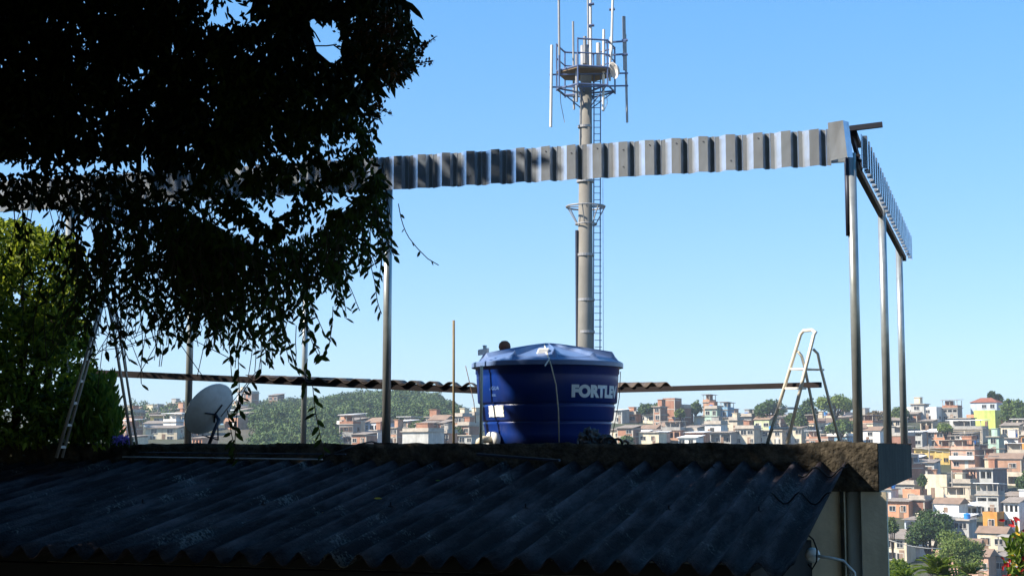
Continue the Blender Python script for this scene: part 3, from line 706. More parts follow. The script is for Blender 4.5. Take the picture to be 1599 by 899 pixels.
# blue water tanks and small things on far roofs
tk = None
tkroot = empty('roof_water_tank', (0,0,0)); TKM = MB().lathe([(.0,0),(.5,0),(.62,.75),(.66,.76),(.66,.82),(.1,1.0),(0,1.0)], n=16).mesh('body', M['tarpblue'])
bpy.data.objects.remove(tkroot)
spots = [('the nearest roof right of the blue arcade side',1588,703),]
TK = [(1480,792,'blue water tank on the roof left of the bright orange house, under the brown roof'),
      (1450,736,'small blue water tank on the roof below the yellow arcade house'),
      (1405,779,'blue water tank above the lower salmon house'),
      (1576,705,'dark blue water tank above the orange brick house at the right edge'),
      (1526,690,'blue water tank on the roof left of the mint green house'),
      (985,652,'blue water tank on a roof right of the big water tank'),
      (1068,663,'blue water tank on a roof below the brick tower block'),
      (1588,778,'blue water tank on the white house roof at the right edge')]
for px, py, lb in TK:
    best = min((h for h in HOUSES if h[6] in ('slab','parapet')), key=lambda h: (topix((h[0],h[1],h[2]))[0]-px)**2*0+ (h[4][0]-px)**2+(h[4][1]-py)**2)
    rt = best[3]; Ht = max(v.co.z for c in rt.children if c.name.startswith('roof') and not c.name.startswith('roof_room') for v in c.data.vertices) if any(c.name.startswith('roof') for c in rt.children) else 3
    # rest on the roof slab surface
    if best[6] == 'slab': Ht = min(Ht, [v.co.z for c in rt.children if c.name.split('.')[0] == 'roof' for v in c.data.vertices][4])
    o = bpy.data.objects.new('roof_water_tank', TKM); col.objects.link(o)
    o.location = (best[0]+.6, best[1]-.3, rt.location.z+Ht); tag(o, lb, 'water tank', 'blue tanks on hillside roofs')

cand = [h for i, h in enumerate(HOUSES) if h[6] == 'slab' and h[3].get('label') and (h[4][1] < 690 or h[4][0] > 1395)]
rf2 = random.Random(21); rf2.shuffle(cand); used_ = 0
for h in cand:
    if used_ >= 12: break
    lb = 'blue water tank on the ' + h[3]['label'].replace(' with flat slab roof', '').replace(' flat slab roof,', '')
    if len(lb.split()) > 16: continue
    rt = h[3]; zr = [v.co.z for c in rt.children if c.name.split('.')[0] == 'roof' for v in c.data.vertices][4]
    o = bpy.data.objects.new('roof_water_tank', TKM); col.objects.link(o); o.location = (h[0]-.9, h[1]-.6, rt.location.z+zr); tag(o, lb, 'water tank', 'blue tanks on hillside roofs'); used_ += 1

# ------------------------------------------------------------------ telecom tower, 72 m away
TY = 72.
tc = at(918, 697, TY); tx, ty = tc.x, tc.y
def tz(py): return at(918, py, TY).z
tower = empty('telecom_tower', (tx, ty, terr(tx, ty)), 0, 'tall concrete telecom mast with antenna platform behind the blue water tank', 'tower')
ppx = lambda px: at(px, 697, TY).x
zb_ = terr(tx, ty)-1
MB().tube([(tx-.18, ty, zb_), (tx-.12, ty, tz(540)), (tx, ty, tz(130))], [.52,.40,.29], 24).build('pole', M['towerconc'], tower, smooth=True)
for py in (200, 285, 400, 470, 520): MB().tube([(tx-.06, ty, tz(py)), (tx-.06, ty, tz(py)+.12)], .43 if py > 250 else .36, 20).build('clamp_band', M['towersteel'], tower)
MB().tube([(tx, ty, tz(135)), (tx, ty, tz(72))], .27, 16).build('mast_head', M['towersteel'], tower, smooth=True)
MB().tube([(ppx(902), ty-.1, tz(545)), (ppx(902), ty-.1, tz(360))], .075, 8).build('cable_duct', M['darksteel'], tower)
# side ladder
ld = MB()
lx0, lx1 = ppx(930), ppx(941)
for x in (lx0+.02, lx1): ld.tube([(x-.1, ty, tz(556)), (x+.02, ty, tz(110))], .028, 6)
z = tz(552)
while z < tz(115): ld.bar((lx0-.02, ty, z), (lx1, ty, z), .03, .03); z += .33
ld.tube([(ppx(943), ty-.1, tz(556)), (ppx(944), ty-.1, tz(280))], .012, 5)
ld.build('ladder', M['towerblue'], tower)
# ring at y 322
rg = MB(); n = 28; rr_ = .95
zc = tz(323)
pts = [(tx-.05+rr_*math.cos(6.2832*k/n), ty+rr_*math.sin(6.2832*k/n), zc) for k in range(n+1)]
rg.tube(pts, .045, 6); rg.tube([(p[0]*.55+tx*.45, p[1]*.55+ty*.45, tz(350)) for p in pts], .035, 6)
for k in range(0, n, 4): rg.tube([pts[k], (pts[k][0]*.5+tx*.5, pts[k][1]*.5+ty*.5, tz(350)), (tx, ty, tz(345))], .03, 5)
for k in (0, 7, 14, 21): rg.tube([pts[k], (tx, ty, zc)], .03, 5)
rg.bar((tx+.2, ty, tz(322)), (ppx(948), ty, tz(322)), .08, .08)
rg.build('ring_bracket', M['towersteel'], tower)
# platform: hexagonal
hexr = 1.50; zp = tz(117)
hp = [(tx+hexr*math.cos(R(60*k+12)), ty+hexr*math.sin(R(60*k+12))) for k in range(6)]
pl = MB(); pl.add([(x, y, zp) for x, y in hp]+[(x, y, zp+.10) for x, y in hp], [tuple(range(6))[::-1], tuple(range(6,12))]+[(k,(k+1)%6,(k+1)%6+6,k+6) for k in range(6)])
pl.build('platform', M['rustplate'], tower)
rl = MB()
for hgt, rad in ((.10,.05),(.75,.035),(1.45,.045)):
    for k in range(6):
        a, b_ = hp[k], hp[(k+1)%6]; 
        if k == 3 and hgt > .3: continue
        rl.tube([(a[0],a[1],zp+hgt), (b_[0],b_[1],zp+hgt)], rad, 6)
for k in range(6):
    rl.tube([(hp[k][0], hp[k][1], zp-.9), (hp[k][0], hp[k][1], zp+1.5)], .04, 6)
    rl.tube([(hp[k][0], hp[k][1], zp-.75), (tx, ty, zp-.95)], .05, 6); rl.tube([(hp[k][0], hp[k][1], zp-.75), (tx, ty, zp-1.9)], .03, 6)
    rl.tube([(hp[k][0], hp[k][1], zp-.8), (hp[(k+1)%6][0], hp[(k+1)%6][1], zp-.8)], .045, 6)
rl.build('railing', M['towerblue'], tower)
arms = MB()
for z_ in (zp-.15, zp-.78): arms.bar((ppx(859), ty-.6, z_), (ppx(984), ty-.7, z_+.05), .07, .07)
for z_ in (zp+.8, zp+1.45): arms.bar((ppx(948), ty-.7, z_), (ppx(981), ty-.75, z_+.05), .08, .08)
arms.build('cross_arm', M['towerblue'], tower)
def ant(px, p0, p1, r_, dx=0, m='antenna', dy=-.65):
    MB().tube([(ppx(px), ty+dy, tz(p1)), (ppx(px+dx), ty+dy, tz(p0))], r_, 8).build('antenna', M[m], tower)
ant(861,76,203,.07,2); ant(900,26,165,.055,-1,'towersteel',.9); ant(975,-4,0,.01) if False else None
ant(875,-40,120,.06,-1,'towersteel'); ant(923,-60,70,.05,-1,'towersteel',.4); ant(925,-60,115,.07,0)
ant(956,60,128,.055,2,'antenna',-.2); ant(957,-50,100,.06,5,'antenna',-.9); ant(944,52,178,.065,2); ant(979,32,115,.085,-1,'towersteel'); ant(982,60,196,.06,-2,'towersteel')
ant(916,60,102,.09,0,'towersteel',-.3); ant(939,65,105,.11,0,'antenna',.3); ant(874,95,142,.04,0,'towerblue',-1.0); ant(902,92,165,.07,0,'towersteel',-.8)
cl = MB()
for px, py in ((875,3),(926,14),(926,47),(959,22),(958,3),(979,70),(979,92)): cl.tube([(ppx(px)-.14, ty-.72, tz(py)), (ppx(px)+.14, ty-.72, tz(py)+.03)], .07, 6)
cl.build('clamp', M['towerblue'], tower)
dm = MB().lathe([(0,.16),(.25,.12),(.4,0),(.42,0),(.25,.2),(0,.26)], n=20); Mx = Matrix.Translation((ppx(960), ty-1.2, tz(120))) @ Matrix.Rotation(R(70), 4, 'Y') @ Matrix.Rotation(R(-20), 4, 'X')
dm.v = [tuple(Mx @ Vector(v)) for v in dm.v]; dm.build('microwave_dish', M['antenna'], tower, smooth=True)
wr = MB()
for pts in ([(876,145),(877,165),(883,195)], [(903,140),(909,160),(909,200)], [(950,150),(951,165),(945,178)]):
    wr.tube([(ppx(a), ty-.5, tz(b_)) for a, b_ in pts], .018, 5)
wr.build('loose_cable', M['towersteel'], tower)

# ------------------------------------------------------------------ flat roofed building with the concrete slab
bld = empty('flat_roof_building', B(4, 3, -6), 0, 'building with a thick mossy concrete roof slab and cream wall below its corner', 'building')
def boxB(mb_, t0, t1, s0, s1, z0, z1):
    return mb_.hexa([B(t0,s0,z0),B(t0,s1,z0),B(t1,s1,z0),B(t1,s0,z0),B(t0,s0,z1),B(t0,s1,z1),B(t1,s1,z1),B(t1,s0,z1)])
# rough slab: gridded front + top edge with irregularity
sl = MB(); T0, T1, S0, S1 = -.19, 8.3, -.15, 6.25
nt_ = 200; nz = 10
r5 = random.Random(3)
nzv = [[r5.gauss(0,1) for _ in range(nz+1)] for _ in range(nt_+1)]
def edge(i): return .030 + .005*math.sin(i*.21) + .004*math.sin(i*.57+1) + .003*nzv[i][0] + (.016*math.exp(-((i-8)/4.)**2))
for i in range(nt_+1):
    tt = T0+(T1-T0)*(i/nt_)
    for j in range(nz+1):
        zt = edge(i); z = -.385+(zt+.385)*j/nz; bulge = .005*nzv[i][j] if 0 < j else 0
        sl.v.append(tuple(B(tt, S0+bulge, z)))
for i in range(nt_):
    for j in range(nz): a = i*(nz+1)+j; sl.f.append((a, a+nz+1, a+nz+2, a+1))
o_ = len(sl.v)
for i in range(nt_+1):
    tt = T0+(T1-T0)*(i/nt_)
    sl.v.append(tuple(B(tt, S0+.25, .022))); sl.v.append(tuple(B(tt, S1, .022))); sl.v.append(tuple(B(tt, S1, -.385)))
for i in range(nt_):
    a = i*(nz+1)+nz; b_ = o_+i*3
    sl.f += [(a, a+nz+1, b_+3, b_), (b_, b_+3, b_+4, b_+1), (b_+1, b_+4, b_+5, b_+2), (b_+2, b_+5, (i+1)*(nz+1), i*(nz+1))]
sl.build('roof_slab', M['slab'], bld, smooth=True)
se = MB(); boxB(se, T0-.006, T0, S0+.01, S1, -.385, .03); se.build('slab_side', M['slab_edge'], bld)
wl = MB(); boxB(wl, -.255, -.04, -.13, .02, -7, -.386); boxB(wl, .25, 8.1, .10, 6.1, -7, -.386); boxB(wl, -.05, .25, .08, .14, -7, -.387); boxB(wl, .10, 8.1, -.13, .07, -7, -.386); wl.build('wall', M['plaster'], bld)
cp = B(.03, .0, 0); MB().tube([(cp.x, cp.y, -7), (cp.x, cp.y, -.39)], .062, 20).build('downpipe', M['pvcgrey'], bld, smooth=True)
q = MB(); boxB(q, .105, .135, -.16, -.131, -7, -.386); q.build('wall_rib', M['mossy'], bld)

# left boundary wall, mossy
bw = MB(); boxB(bw, 8.31, 13.5, -.10, .6, -3, .03)
tag(bw.build('boundary_wall', M['mossy'], bevel=.02), 'low dark mossy wall at the left end of the slab', 'wall')

# ------------------------------------------------------------------ lower annex with corrugated roof
annex = empty('annex_building', B(4, -3, -6), 0, 'low annex under a dark weathered corrugated fibre cement roof in the foreground', 'building')
KS = -.158   # slope down towards camera per metre
ROOF_S0, ROOF_S1 = -4.05, -.16
RT0 = .06
def rz_(s): return -.185 + (s-ROOF_S1)*.150
def corr(mb_, t0, t1, sA, sB, dz=0., pitch=.222, amp=.046, th=.008, per=10, ns=6, sag=0.):
    nx_ = int((t1-t0)/pitch*per); base = len(mb_.v)
    for L in (0, 1):
        for j in range(ns+1):
            s = sA+(sB-sA)*j/ns
            for i in range(nx_+1):
                tt = t0+i*pitch/per
                z = rz_(s)+dz-.008+amp*(math.cos(2*math.pi*(tt-t0)/pitch)+.10*math.cos(4*math.pi*(tt-t0)/pitch)) - L*th + sag*math.sin(tt*1.3)*.6
                mb_.v.append(tuple(B(tt, s, z)))
    n1 = (nx_+1); nl = n1*(ns+1)
    for L in (0, 1):
        for j in range(ns):
            for i in range(nx_):
                a = base+L*nl+j*n1+i; mb_.f.append((a, a+1, a+n1+1, a+n1) if L == 0 else (a, a+n1, a+n1+1, a+1))
    for j in (0, ns):
        for i in range(nx_): a = base+j*n1+i; mb_.f.append((a, a+1, a+1+nl, a+nl))
    for i in (0, nx_):
        for j in range(ns): a = base+j*n1+i; mb_.f.append((a, a+n1, a+n1+nl, a+nl))
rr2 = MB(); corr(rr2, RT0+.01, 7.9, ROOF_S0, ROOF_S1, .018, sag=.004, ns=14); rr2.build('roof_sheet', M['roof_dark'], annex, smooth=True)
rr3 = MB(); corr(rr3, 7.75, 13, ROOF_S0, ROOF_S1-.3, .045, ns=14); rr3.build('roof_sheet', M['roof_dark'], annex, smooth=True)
aw = MB(); boxB(aw, .45, 13, -3.75, -3.6, -7, -.86); boxB(aw, .38, .45, -3.75, -.2, -7, -.80)
aw.build('wall', M['darkwall'], annex)
rb = MB()
for s in (-3.7, -2.0, -.4): rb.bar(B(.40, s, rz_(s)-.085), B(13, s, rz_(s)-.085), .06, .09)
rb.build('rafter', M['darkwall'], annex)
for (t_, s) in ((3.386,-2.4),(2.276,-2.4),(1.166,-2.4),(4.496,-2.4),(5.606,-2.4),(.50,-2.4),(1.166,-.5),(3.386,-.5)):
    k_ = RT0+.01+round((t_-RT0-.01)/.222)*.222; p = B(k_, s, rz_(s)+.055); MB().tube([p, p+Vector((0,0,.035))], .006, 8).tube([p, p+Vector((0,0,.006))], .022, 10).build('bolt', M['rustbeam'], annex)
# ropes looped over the roof edge
def rope(name, pts, r_, m, label, cat, n=6):
    o = MB().tube(pts, r_, n).build(name, m, smooth=True); tag(o, label, cat); return o
def roofp(t_, s, lift=.0): return B(t_, s, rz_(s)+.018+.046*math.cos(2*math.pi*(t_-RT0-.01)/.222)+lift)
rope('cable', [roofp(.05+.03*k, -.55-.0*k-.02*math.sin(k), .012) for k in range(14)], .008, M['black'], 'thin black cable wrapped over the roof edge near the slab corner', 'cable')
rope('cable', [roofp(.06+.03*k, -1.75+.03*math.sin(k*.8), .014) for k in range(16)], .008, M['black'], 'black cable lying across the last corrugations midway down the roof edge', 'cable')
# loose leaves on the roof
for (t_, s, sc_, lb) in ((4.35,-3.0,.09,'dry yellow leaf lying low on the dark roof'), (3.9,-2.6,.06,'small pale leaf on the roof right of the dry yellow leaf'), (3.55,-1.0,.05,'small green leaf near the top of the roof'), (3.65,-2.15,.07,'curled yellow dry leaf lying right of the small pale leaf on the roof'), (5.1,-3.2,.06,'dry leaf low at the left of the dark roof, left of the yellow one')):
    p = np.array([roofp(t_, s, .02)]); o = leaves_obj('fallen_leaf', [leaf_arrays(p, np.array([[1,.1,.05]]), np.array([[0,-.3,1]]), sc_, sc_*.5)], M['leaf_yellow' if 'dry' in lb else 'leaf_bright']); tag(o, lb, 'leaf')
# metal strips lying along the slab
def strip(px0, py0, px1, py1, Y0, Y1, w_, label, m='alu_pole'):
    a, b_ = at(px0, py0, Y0), at(px1, py1, Y1); tag(MB().bar(a, b_, .03, w_).build('metal_profile', M[m], bevel=.003), label, 'metal strip')
strip(192, 713, 503, 717, 14.3, 13.35, .012, 'long thin shiny metal strip below the slab edge at left')
strip(218, 706, 540, 709, 14.5, 13.6, .010, 'upper dark metal strip running parallel above the shiny strip', 'darksteel')
strip(745, 709, 874, 719, 12.75, 12.3, .022, 'short grey metal strip lying on the roof under the water tank', 'darksteel')
rope('cable', [at(505,714,12.9), at(530,704,12.9), at(560,693,13.1), at(580,689,13.3), at(592,692,13.4)], .007, M['black'], 'black cable arching from the metal strips to the front post foot', 'cable')
# bracket lamp / insulator with conduit at lower right
cnd = empty('conduit_fitting', at(1268,868,11.6), 0, 'round white electrical fitting with grey conduit on the gable wall', 'electrical fitting')
c0 = at(1268, 866, 11.6)
d_ = MB().lathe([(0,0),(.045,0),(.06,.02),(.045,.05),(.0,.055)], n=20); Mx = Matrix.Translation(c0) @ Matrix.Rotation(R(90), 4, 'X')
d_.v = [tuple(Mx @ Vector(v)) for v in d_.v]; d_.build('cap', M['white'], cnd, smooth=True)
MB().tube([at(1274,867,11.5), at(1300,871,11.5), at(1317,875,11.5), at(1325,884,11.5), at(1334,893,11.5), at(1336,910,11.5)], .011, 8).build('conduit', M['pvcgrey'], cnd, smooth=True)
MB().tube([at(1262,835,11.45), at(1270,842,11.45), at(1276,858,11.45), at(1275,876,11.45), at(1268,888,11.45), at(1262,880,11.5)], .007, 6).build('wire_loop', M['black'], cnd, smooth=True)

# ------------------------------------------------------------------ steel frame with trapezoidal fascia
fr = empty('steel_frame', B(0, 0, .02), 0, 'unfinished galvanised steel roof frame with ribbed metal fascia standing on the slab', 'steel frame')
def post(t_, s, z0, z1, r_=.045, m='galv', lab=None):
    p = B(t_, s, 0); o = MB().tube([(p.x,p.y,z0),(p.x,p.y,z1)], r_, 20).build('post', M[m], fr, smooth=True)
    if lab: o['label'] = lab
    pl_ = MB(); pl_.obox((p.x,p.y,z0+.008), U*.09, Wv*.09, (0,0,.008)); pl_.build('base_plate', M['rustbeam'], o.parent)
    return o
post(-.02,0,.022,2.60,.042)
MB().tube([B(.016,-.014,1.86), B(.016,-.014,2.56)], .026, 16).build('sleeve', M['darksteel'], fr, smooth=True); post(-.115,2.7,.022,2.60,.042); post(-.135,5.75,.022,2.50,.042)
post(4.43,0,.022,2.55,.042)
post(8.05,2.55,.022,2.55,.042); post(8.05,5.75,.022,2.5,.042); post(8.05,0,.022,2.5,.042)
def fascia(tA, tB, s_, z0, z1, out=-1, pitch=.25):
    m_ = MB(); prof = [(0,0),(.095,0),(.115,.055),(.20,.055),(.25,0)]  # going leftwards: valley, right-facing flank short, crest, left-facing flank
    pts = []; tt = tA
    while tt < tB:
        for a, d in ((0,0),(.036,0),(.042,.004),(.048,0),(.085,0),(.100,.042),(.185,.042)): pts.append((tt+a, d))
        tt += pitch
    pts.append((tt, 0)); n = len(pts)
    for k, (a, d) in enumerate(pts):
        for z in (z0, z1):
            jz = .004*math.sin(k*1.7)
            m_.v.append(tuple(B(a, s_-d-.0, z+jz))); m_.v.append(tuple(B(a, s_-d+.004, z+jz)))
    for k in range(n-1):
        a = k*4; b_ = a+4
        m_.f += [(a, b_, b_+2, a+2), (a+1, a+3, b_+3, b_+1), (a, a+1, b_+1, b_), (a+2, b_+2, b_+3, a+3)]
    return m_
fascia(.15, 9.0, -.06, 2.49, 2.82).build('fascia_sheet', M['galv_sheet'], fr)
# side fascia: corrugations along s
def fascia_side(t_, sA, sB, z0a, z0b, h, pitch=.25, dt=0.):
    m_ = MB(); pts = []; ss = sA
    while ss < sB:
        for a, d in ((0,0),(.036,0),(.042,.004),(.048,0),(.085,0),(.100,.042),(.185,.042)): pts.append((ss+a, d))
        ss += pitch
    pts.append((ss, 0)); n = len(pts)
    for (a, d) in pts:
        k = (a-sA)/(sB-sA); zz = z0a+(z0b-z0a)*k
        for z in (zz, zz+h): m_.v.append(tuple(B(t_+dt*k-d, a, z))); m_.v.append(tuple(B(t_+dt*k-d-.004, a, z)))
    for k in range(n-1):
        a = k*4; b_ = a+4
        m_.f += [(a, b_, b_+2, a+2), (a+1, a+3, b_+3, b_+1), (a, a+1, b_+1, b_), (a+2, b_+2, b_+3, a+3)]
    return m_
fascia_side(-.10, .12, 6.3, 2.50, 2.40, .30, dt=-.13).build('fascia_sheet', M['galv_sheet'], fr)
fascia_side(8.2, .12, 6.3, 2.50, 2.40, .30).build('fascia_sheet', M['galv_sheet'], fr)
lp = MB(); lp.hexa([B(.155,-.13,2.52),B(.0,-.16,2.54),B(.0,-.155,2.54),B(.155,-.125,2.52),B(.165,-.15,2.86),B(.03,-.17,2.87),B(.03,-.165,2.87),B(.165,-.145,2.86)])
lp.hexa([B(.0,-.16,2.54),B(-.045,-.12,2.54),B(-.045,-.115,2.54),B(.0,-.155,2.54),B(.03,-.17,2.87),B(-.015,-.13,2.86),B(-.015,-.125,2.86),B(.03,-.165,2.87)])
lp.build('end_flashing', M['galv_sheet'], fr)
pb = MB(); pb.bar(B(0,0,2.78), B(9,0,2.78), .04, .05); pb.bar(B(0,0,2.55), B(9,0,2.53), .04, .05); pb.build('front_purlin', M['galv'], fr)
pb = MB(); pb.bar(B(-.05,0,2.50), B(-.18,6.2,2.40), .05, .06); pb.bar(B(-.05,0,2.78), B(-.05,.5,2.77), .05, .05); pb.build('side_purlin', M['rustbeam'], fr)
pb = MB(); pb.bar(B(8.12,0,2.52), B(8.12,6.2,2.40), .05, .06); pb.build('side_purlin', M['rustbeam'], fr)
pb = MB(); pb.bar(B(.10,-.02,2.815), B(-.30,-.02,2.84), .045, .045); pb.bar(B(-.02,.02,2.80), B(-.08,.35,2.52), .03, .05); pb.build('stub_beam', M['darksteel'], fr)
br = MB(); br.bar(B(.0,.05,2.52), B(-.09,.05,2.60), .02, .03); br.bar(B(0,.08,2.56), B(-.1,.08,2.54), .02, .03); br.build('bracket', M['rustbeam'], fr)
sme = MB().tube([(0,0,0), tuple(-U*.003)], .0055, 6).mesh('screw', M['darksteel'])
k = .15
while k < 9:
    for z in ((2.77,) if rng.random() < .5 else (2.74, 2.58)):
        if rng.random() < .35: continue
        inst('screw', sme, fr, inv(fr) @ Matrix.Translation(B(k+.14, -.105, z)))
    k += .25

# ------------------------------------------------------------------ rear lean-to: beam and corrugated sheet edge
lt = empty('lean_to_roof', at(735,697,16.2), 0, 'edge-on corrugated roof on dark purlins crossing behind the water tank', 'roof')
La, Lb = at(148,582,17.6), at(745,609,16.6); Ra, Rb = at(955,609,16.6), at(1281,600.5,14.9)
MB().bar(La, Lb, .06, .075).build('purlin', M['rustbeam'], lt); MB().bar(Ra, Rb, .06, .055).build('purlin', M['rustbeam'], lt); MB().bar(Lb+Vector((-.05,.06,0)), Ra+Vector((.05,.06,0)), .06, .06).build('purlin', M['rustbeam'], lt)
def leanto(P0, P1, depth, pitch):
    m_ = MB(); d = (P1-P0); L = d.length; d.normalize(); n = int(L/pitch*10)
    for lay in (0,1):
        for row in (0,1):
            for i in range(n+1):
                p = P0+d*(i*pitch/10); dirv = Vector((0,1,0))*depth; 
                base = p + (dirv + Vector((0,0,p.z/p.y*depth+.004)) if row else Vector((0,-.08,0)))
                m_.v.append(tuple(base+Vector((0,0,.022+.028*math.cos(i*.62832)-.007*lay))))
    n1 = n+1
    for lay in (0,1):
        for i in range(n): a = lay*2*n1+i; m_.f.append((a, a+1, a+n1+1, a+n1))
    for i in range(n): m_.f.append((i, i+1, i+1+2*n1, i+2*n1)); m_.f.append((n1+i, n1+i+1, n1+i+1+2*n1, n1+i+2*n1))
    return m_
s1 = at(385,592,17.2); s2 = at(760,605,16.6); s3 = at(955,604,16.6); s4 = at(1050,603.5,16.1)
leanto(s1, s2, 1.6, .222).build('roof_sheet', M['sheet_old'], lt, smooth=True)
leanto(s3, s4, 1.6, .178).build('roof_sheet', M['sheet_old'], lt, smooth=True)
for px, Y, z1 in ((800,16.65,.62),(905,16.65,.62),(604,16.9,.66)):
    p = at(px,697,Y); MB().bar((p.x,p.y,.022),(p.x,p.y,z1), .05,.05).build('post', M['timber'], lt)

# ------------------------------------------------------------------ blue water tank
TKY = 14.85; tp_ = at(855, 697, TKY); tcx, tcy = tp_.x, TKY
tank = empty('water_tank', (tcx, tcy, .024), 0, 'large round dark blue plastic water tank with lid standing on the slab', 'water tank')
prof = [(.58,.0),(.612,.01),(.625,.10),(.638,.19),(.648,.205),(.640,.212),(.637,.222),(.650,.228),(.660,.24),(.674,.36),(.680,.372),(.668,.382),(.668,.395),(.686,.402),(.697,.41),(.712,.66),(.712,.69),(.722,.70),(.722,.76),(.735,.77),(.735,.795),(.70,.80)]
MB().lathe(prof, (tcx, tcy, .024), 96, capb=True).build('body', M['blue'], tank, smooth=True)
ldm = MB(); n = 144; nr = 14
def lidz(r, th):
    k = (th/(2*math.pi)*10 + .35) % 1.0; d = min(k, 1-k)   # 10 ribs
    base = .205*(1-(r/.74))**1.0 if r < .74 else 0
    rib = .060*math.exp(-(d/(.035+.03*(1-r/.8)))**2)*(r/.74)**.6 * (1 if r < .66 else max(0, (.74-r)/.08))
    edge_ = .035 if r < .66 else .035*max(0, (.70-r)/.04)
    return base*.82 + rib + edge_ - .02*(r/.7)*math.sin(min(d*2,1)*math.pi/2)*(1 if r < .68 else 0)
rads = [.02,.06,.12,.2,.28,.36,.44,.52,.58,.63,.658,.672,.69,.72,.757]
for r_ in rads:
    for k in range(n):
        th = 2*math.pi*k/n; ldm.v.append((tcx+r_*math.cos(th), tcy+r_*math.sin(th), .83+lidz(r_, th)))
ldm.v.append((tcx, tcy, .83+lidz(0, 0)))
for i in range(len(rads)-1):
    for k in range(n): k2 = (k+1) % n; ldm.f.append((i*n+k, i*n+k2, (i+1)*n+k2, (i+1)*n+k))
for k in range(n): ldm.f.append((k, (k+1) % n, len(rads)*n))
# skirt
b0 = len(ldm.v); L0 = (len(rads)-1)*n
for (r_, z) in ((.762,.822),(.762,.782),(.745,.782),(.745,.80)):
    for k in range(n): th = 2*math.pi*k/n; ldm.v.append((tcx+r_*math.cos(th), tcy+r_*math.sin(th), z))
for i in range(4):
    for k in range(n):
        k2 = (k+1) % n; a = (L0 if i == 0 else b0+(i-1)*n); c_ = b0+i*n
        ldm.f.append((a+k, a+k2, c_+k2, c_+k))
ldm.build('lid', M['bluelid'], tank)
def rad_at(z):
    z -= .024
    for (r0, z0), (r1, z1) in zip(prof, prof[1:]):
        if z0 <= z <= z1: return r0+(r1-r0)*(z-z0)/max(1e-6, z1-z0)
    return .71
def wrap_text(s, size, px_start, py_base, m, name, off=.0, stretch=1.0, extra=.004):
    cu = bpy.data.curves.new(name, 'FONT'); cu.body = s; cu.size = size; cu.offset = off; cu.extrude = 0; cu.space_character = 1.04
    to = bpy.data.objects.new(name, cu); col.objects.link(to)
    bpy.context.view_layer.update(); dg = bpy.context.evaluated_depsgraph_get()
    me = bpy.data.meshes.new_from_object(to.evaluated_get(dg)); bpy.data.objects.remove(to)
    bm = bmesh.new(); bm.from_mesh(me)
    # slice finely in x so the letters follow the round wall
    xs_ = [v.co.x for v in bm.verts]; x = min(xs_)
    while x < max(xs_):
        x += .02; bmesh.ops.bisect_plane(bm, geom=bm.verts[:]+bm.edges[:]+bm.faces[:], plane_co=(x,0,0), plane_no=(1,0,0))
    zb0 = at(px_start, py_base, TKY-.7).z
    a0 = math.asin(max(-1, min(1, (px_start-855)/F*(TKY-.45)/.70)))
    for v in bm.verts:
        z = zb0+v.co.y; r_ = rad_at(z)+extra; th = a0+v.co.x*stretch/.71
        v.co = Vector((math.sin(th)*r_, -math.cos(th)*r_, z-.024))
    bm.to_mesh(me); bm.free(); me.materials.clear(); me.materials.append(m)
    o = bpy.data.objects.new(name, me); col.objects.link(o); o.parent = tank; return o
wrap_text('FORTLEV', .150, 889, 618, M['letters'], 'lettering', off=.010, stretch=1.06)
wrap_text('AGUA', .05, 764, 607, M['paleprint'], 'small_print', off=.0, stretch=1.0)
wrap_text('1000L', .03, 766, 617, M['paleprint'], 'small_print', off=.0, stretch=1.0)
def wrap_patch(px0, px1, py0, py1, m, name, jag=.0):
    b = MB(); nx_, ny_ = 10, 6
    for i in range(nx_+1):
        for j in range(ny_+1):
            px = px0+(px1-px0)*i/nx_; py = py0+(py1-py0)*j/ny_
            if i in (0, nx_): px += rng.uniform(-jag, jag)
            if j in (0, ny_): py += rng.uniform(-jag, jag)
            z = at(px, py, TKY-.55).z; r_ = .705
            th = math.asin(max(-1, min(1, (px-855)/F*(TKY-.4)/r_))); rr = rad_at(z)+.006
            b.v.append((tcx+math.sin(th)*rr, tcy-math.cos(th)*rr, z))
    for i in range(nx_):
        for j in range(ny_): a = i*(ny_+1)+j; b.f.append((a, a+1, a+ny_+2, a+ny_+1))
    return b.build(name, m, tank)
wrap_patch(758, 782, 632, 650, M['white'], 'sticker', .6)
# overflow fitting
fx = at(770, 683, TKY-.55)
th = math.asin((770-855)/F*14.3/.66); fc = Vector((tcx+math.sin(th)*.68, tcy-math.cos(th)*.68, .07))
fd = Vector((math.sin(th), -math.cos(th), 0))
MB().tube([fc-fd*.04, fc+fd*.03], .075, 20).build('flange', M['white'], tank, smooth=True)
MB().tube([fc+fd*.02, fc+fd*.12, fc+fd*.16+Vector((0,0,-.02)), fc+fd*.17+Vector((0,0,-.06))], .035, 14).build('outlet_pipe', M['pvc'], tank, smooth=True)
# things on the lid
bxr = empty('white_box', at(849,560,TKY-.45), 0, 'small white plastic box tied on the middle of the tank lid', 'box')
c_ = at(846,553,TKY-.42); MB().obox(c_, Vector((.055,0,.0)), Vector((0,.10,.0)), Vector((.022,-.0,.055))).build('body', M['white'], bxr, bevel=.01)
MB().tube([at(851,541,TKY-.3), at(853,552,TKY-.55), at(858,560,TKY-.76), at(851,571,TKY-.79)], .008, 6).build('strap', M['white'], bxr)
rope('string', [at(850,538,TKY-.1), at(856,556,TKY-.70), at(860,568,TKY-.80), at(868,600,TKY-.78), at(872,640,TKY-.74), at(873,690,TKY-.70)], .006, M['pvc'], 'pale string hanging down the front of the tank from the lid box', 'string')
tb = empty('tap_fitting', at(757,556,TKY), 0, 'white plastic float fitting with small bird-like knob at the left rim of the lid', 'fitting')
c_ = at(755,549,TKY-.2); MB().obox(c_, (.055,0,.01), (0,.04,0), (0,0,.028)).build('body', M['white'], tb, bevel=.008)
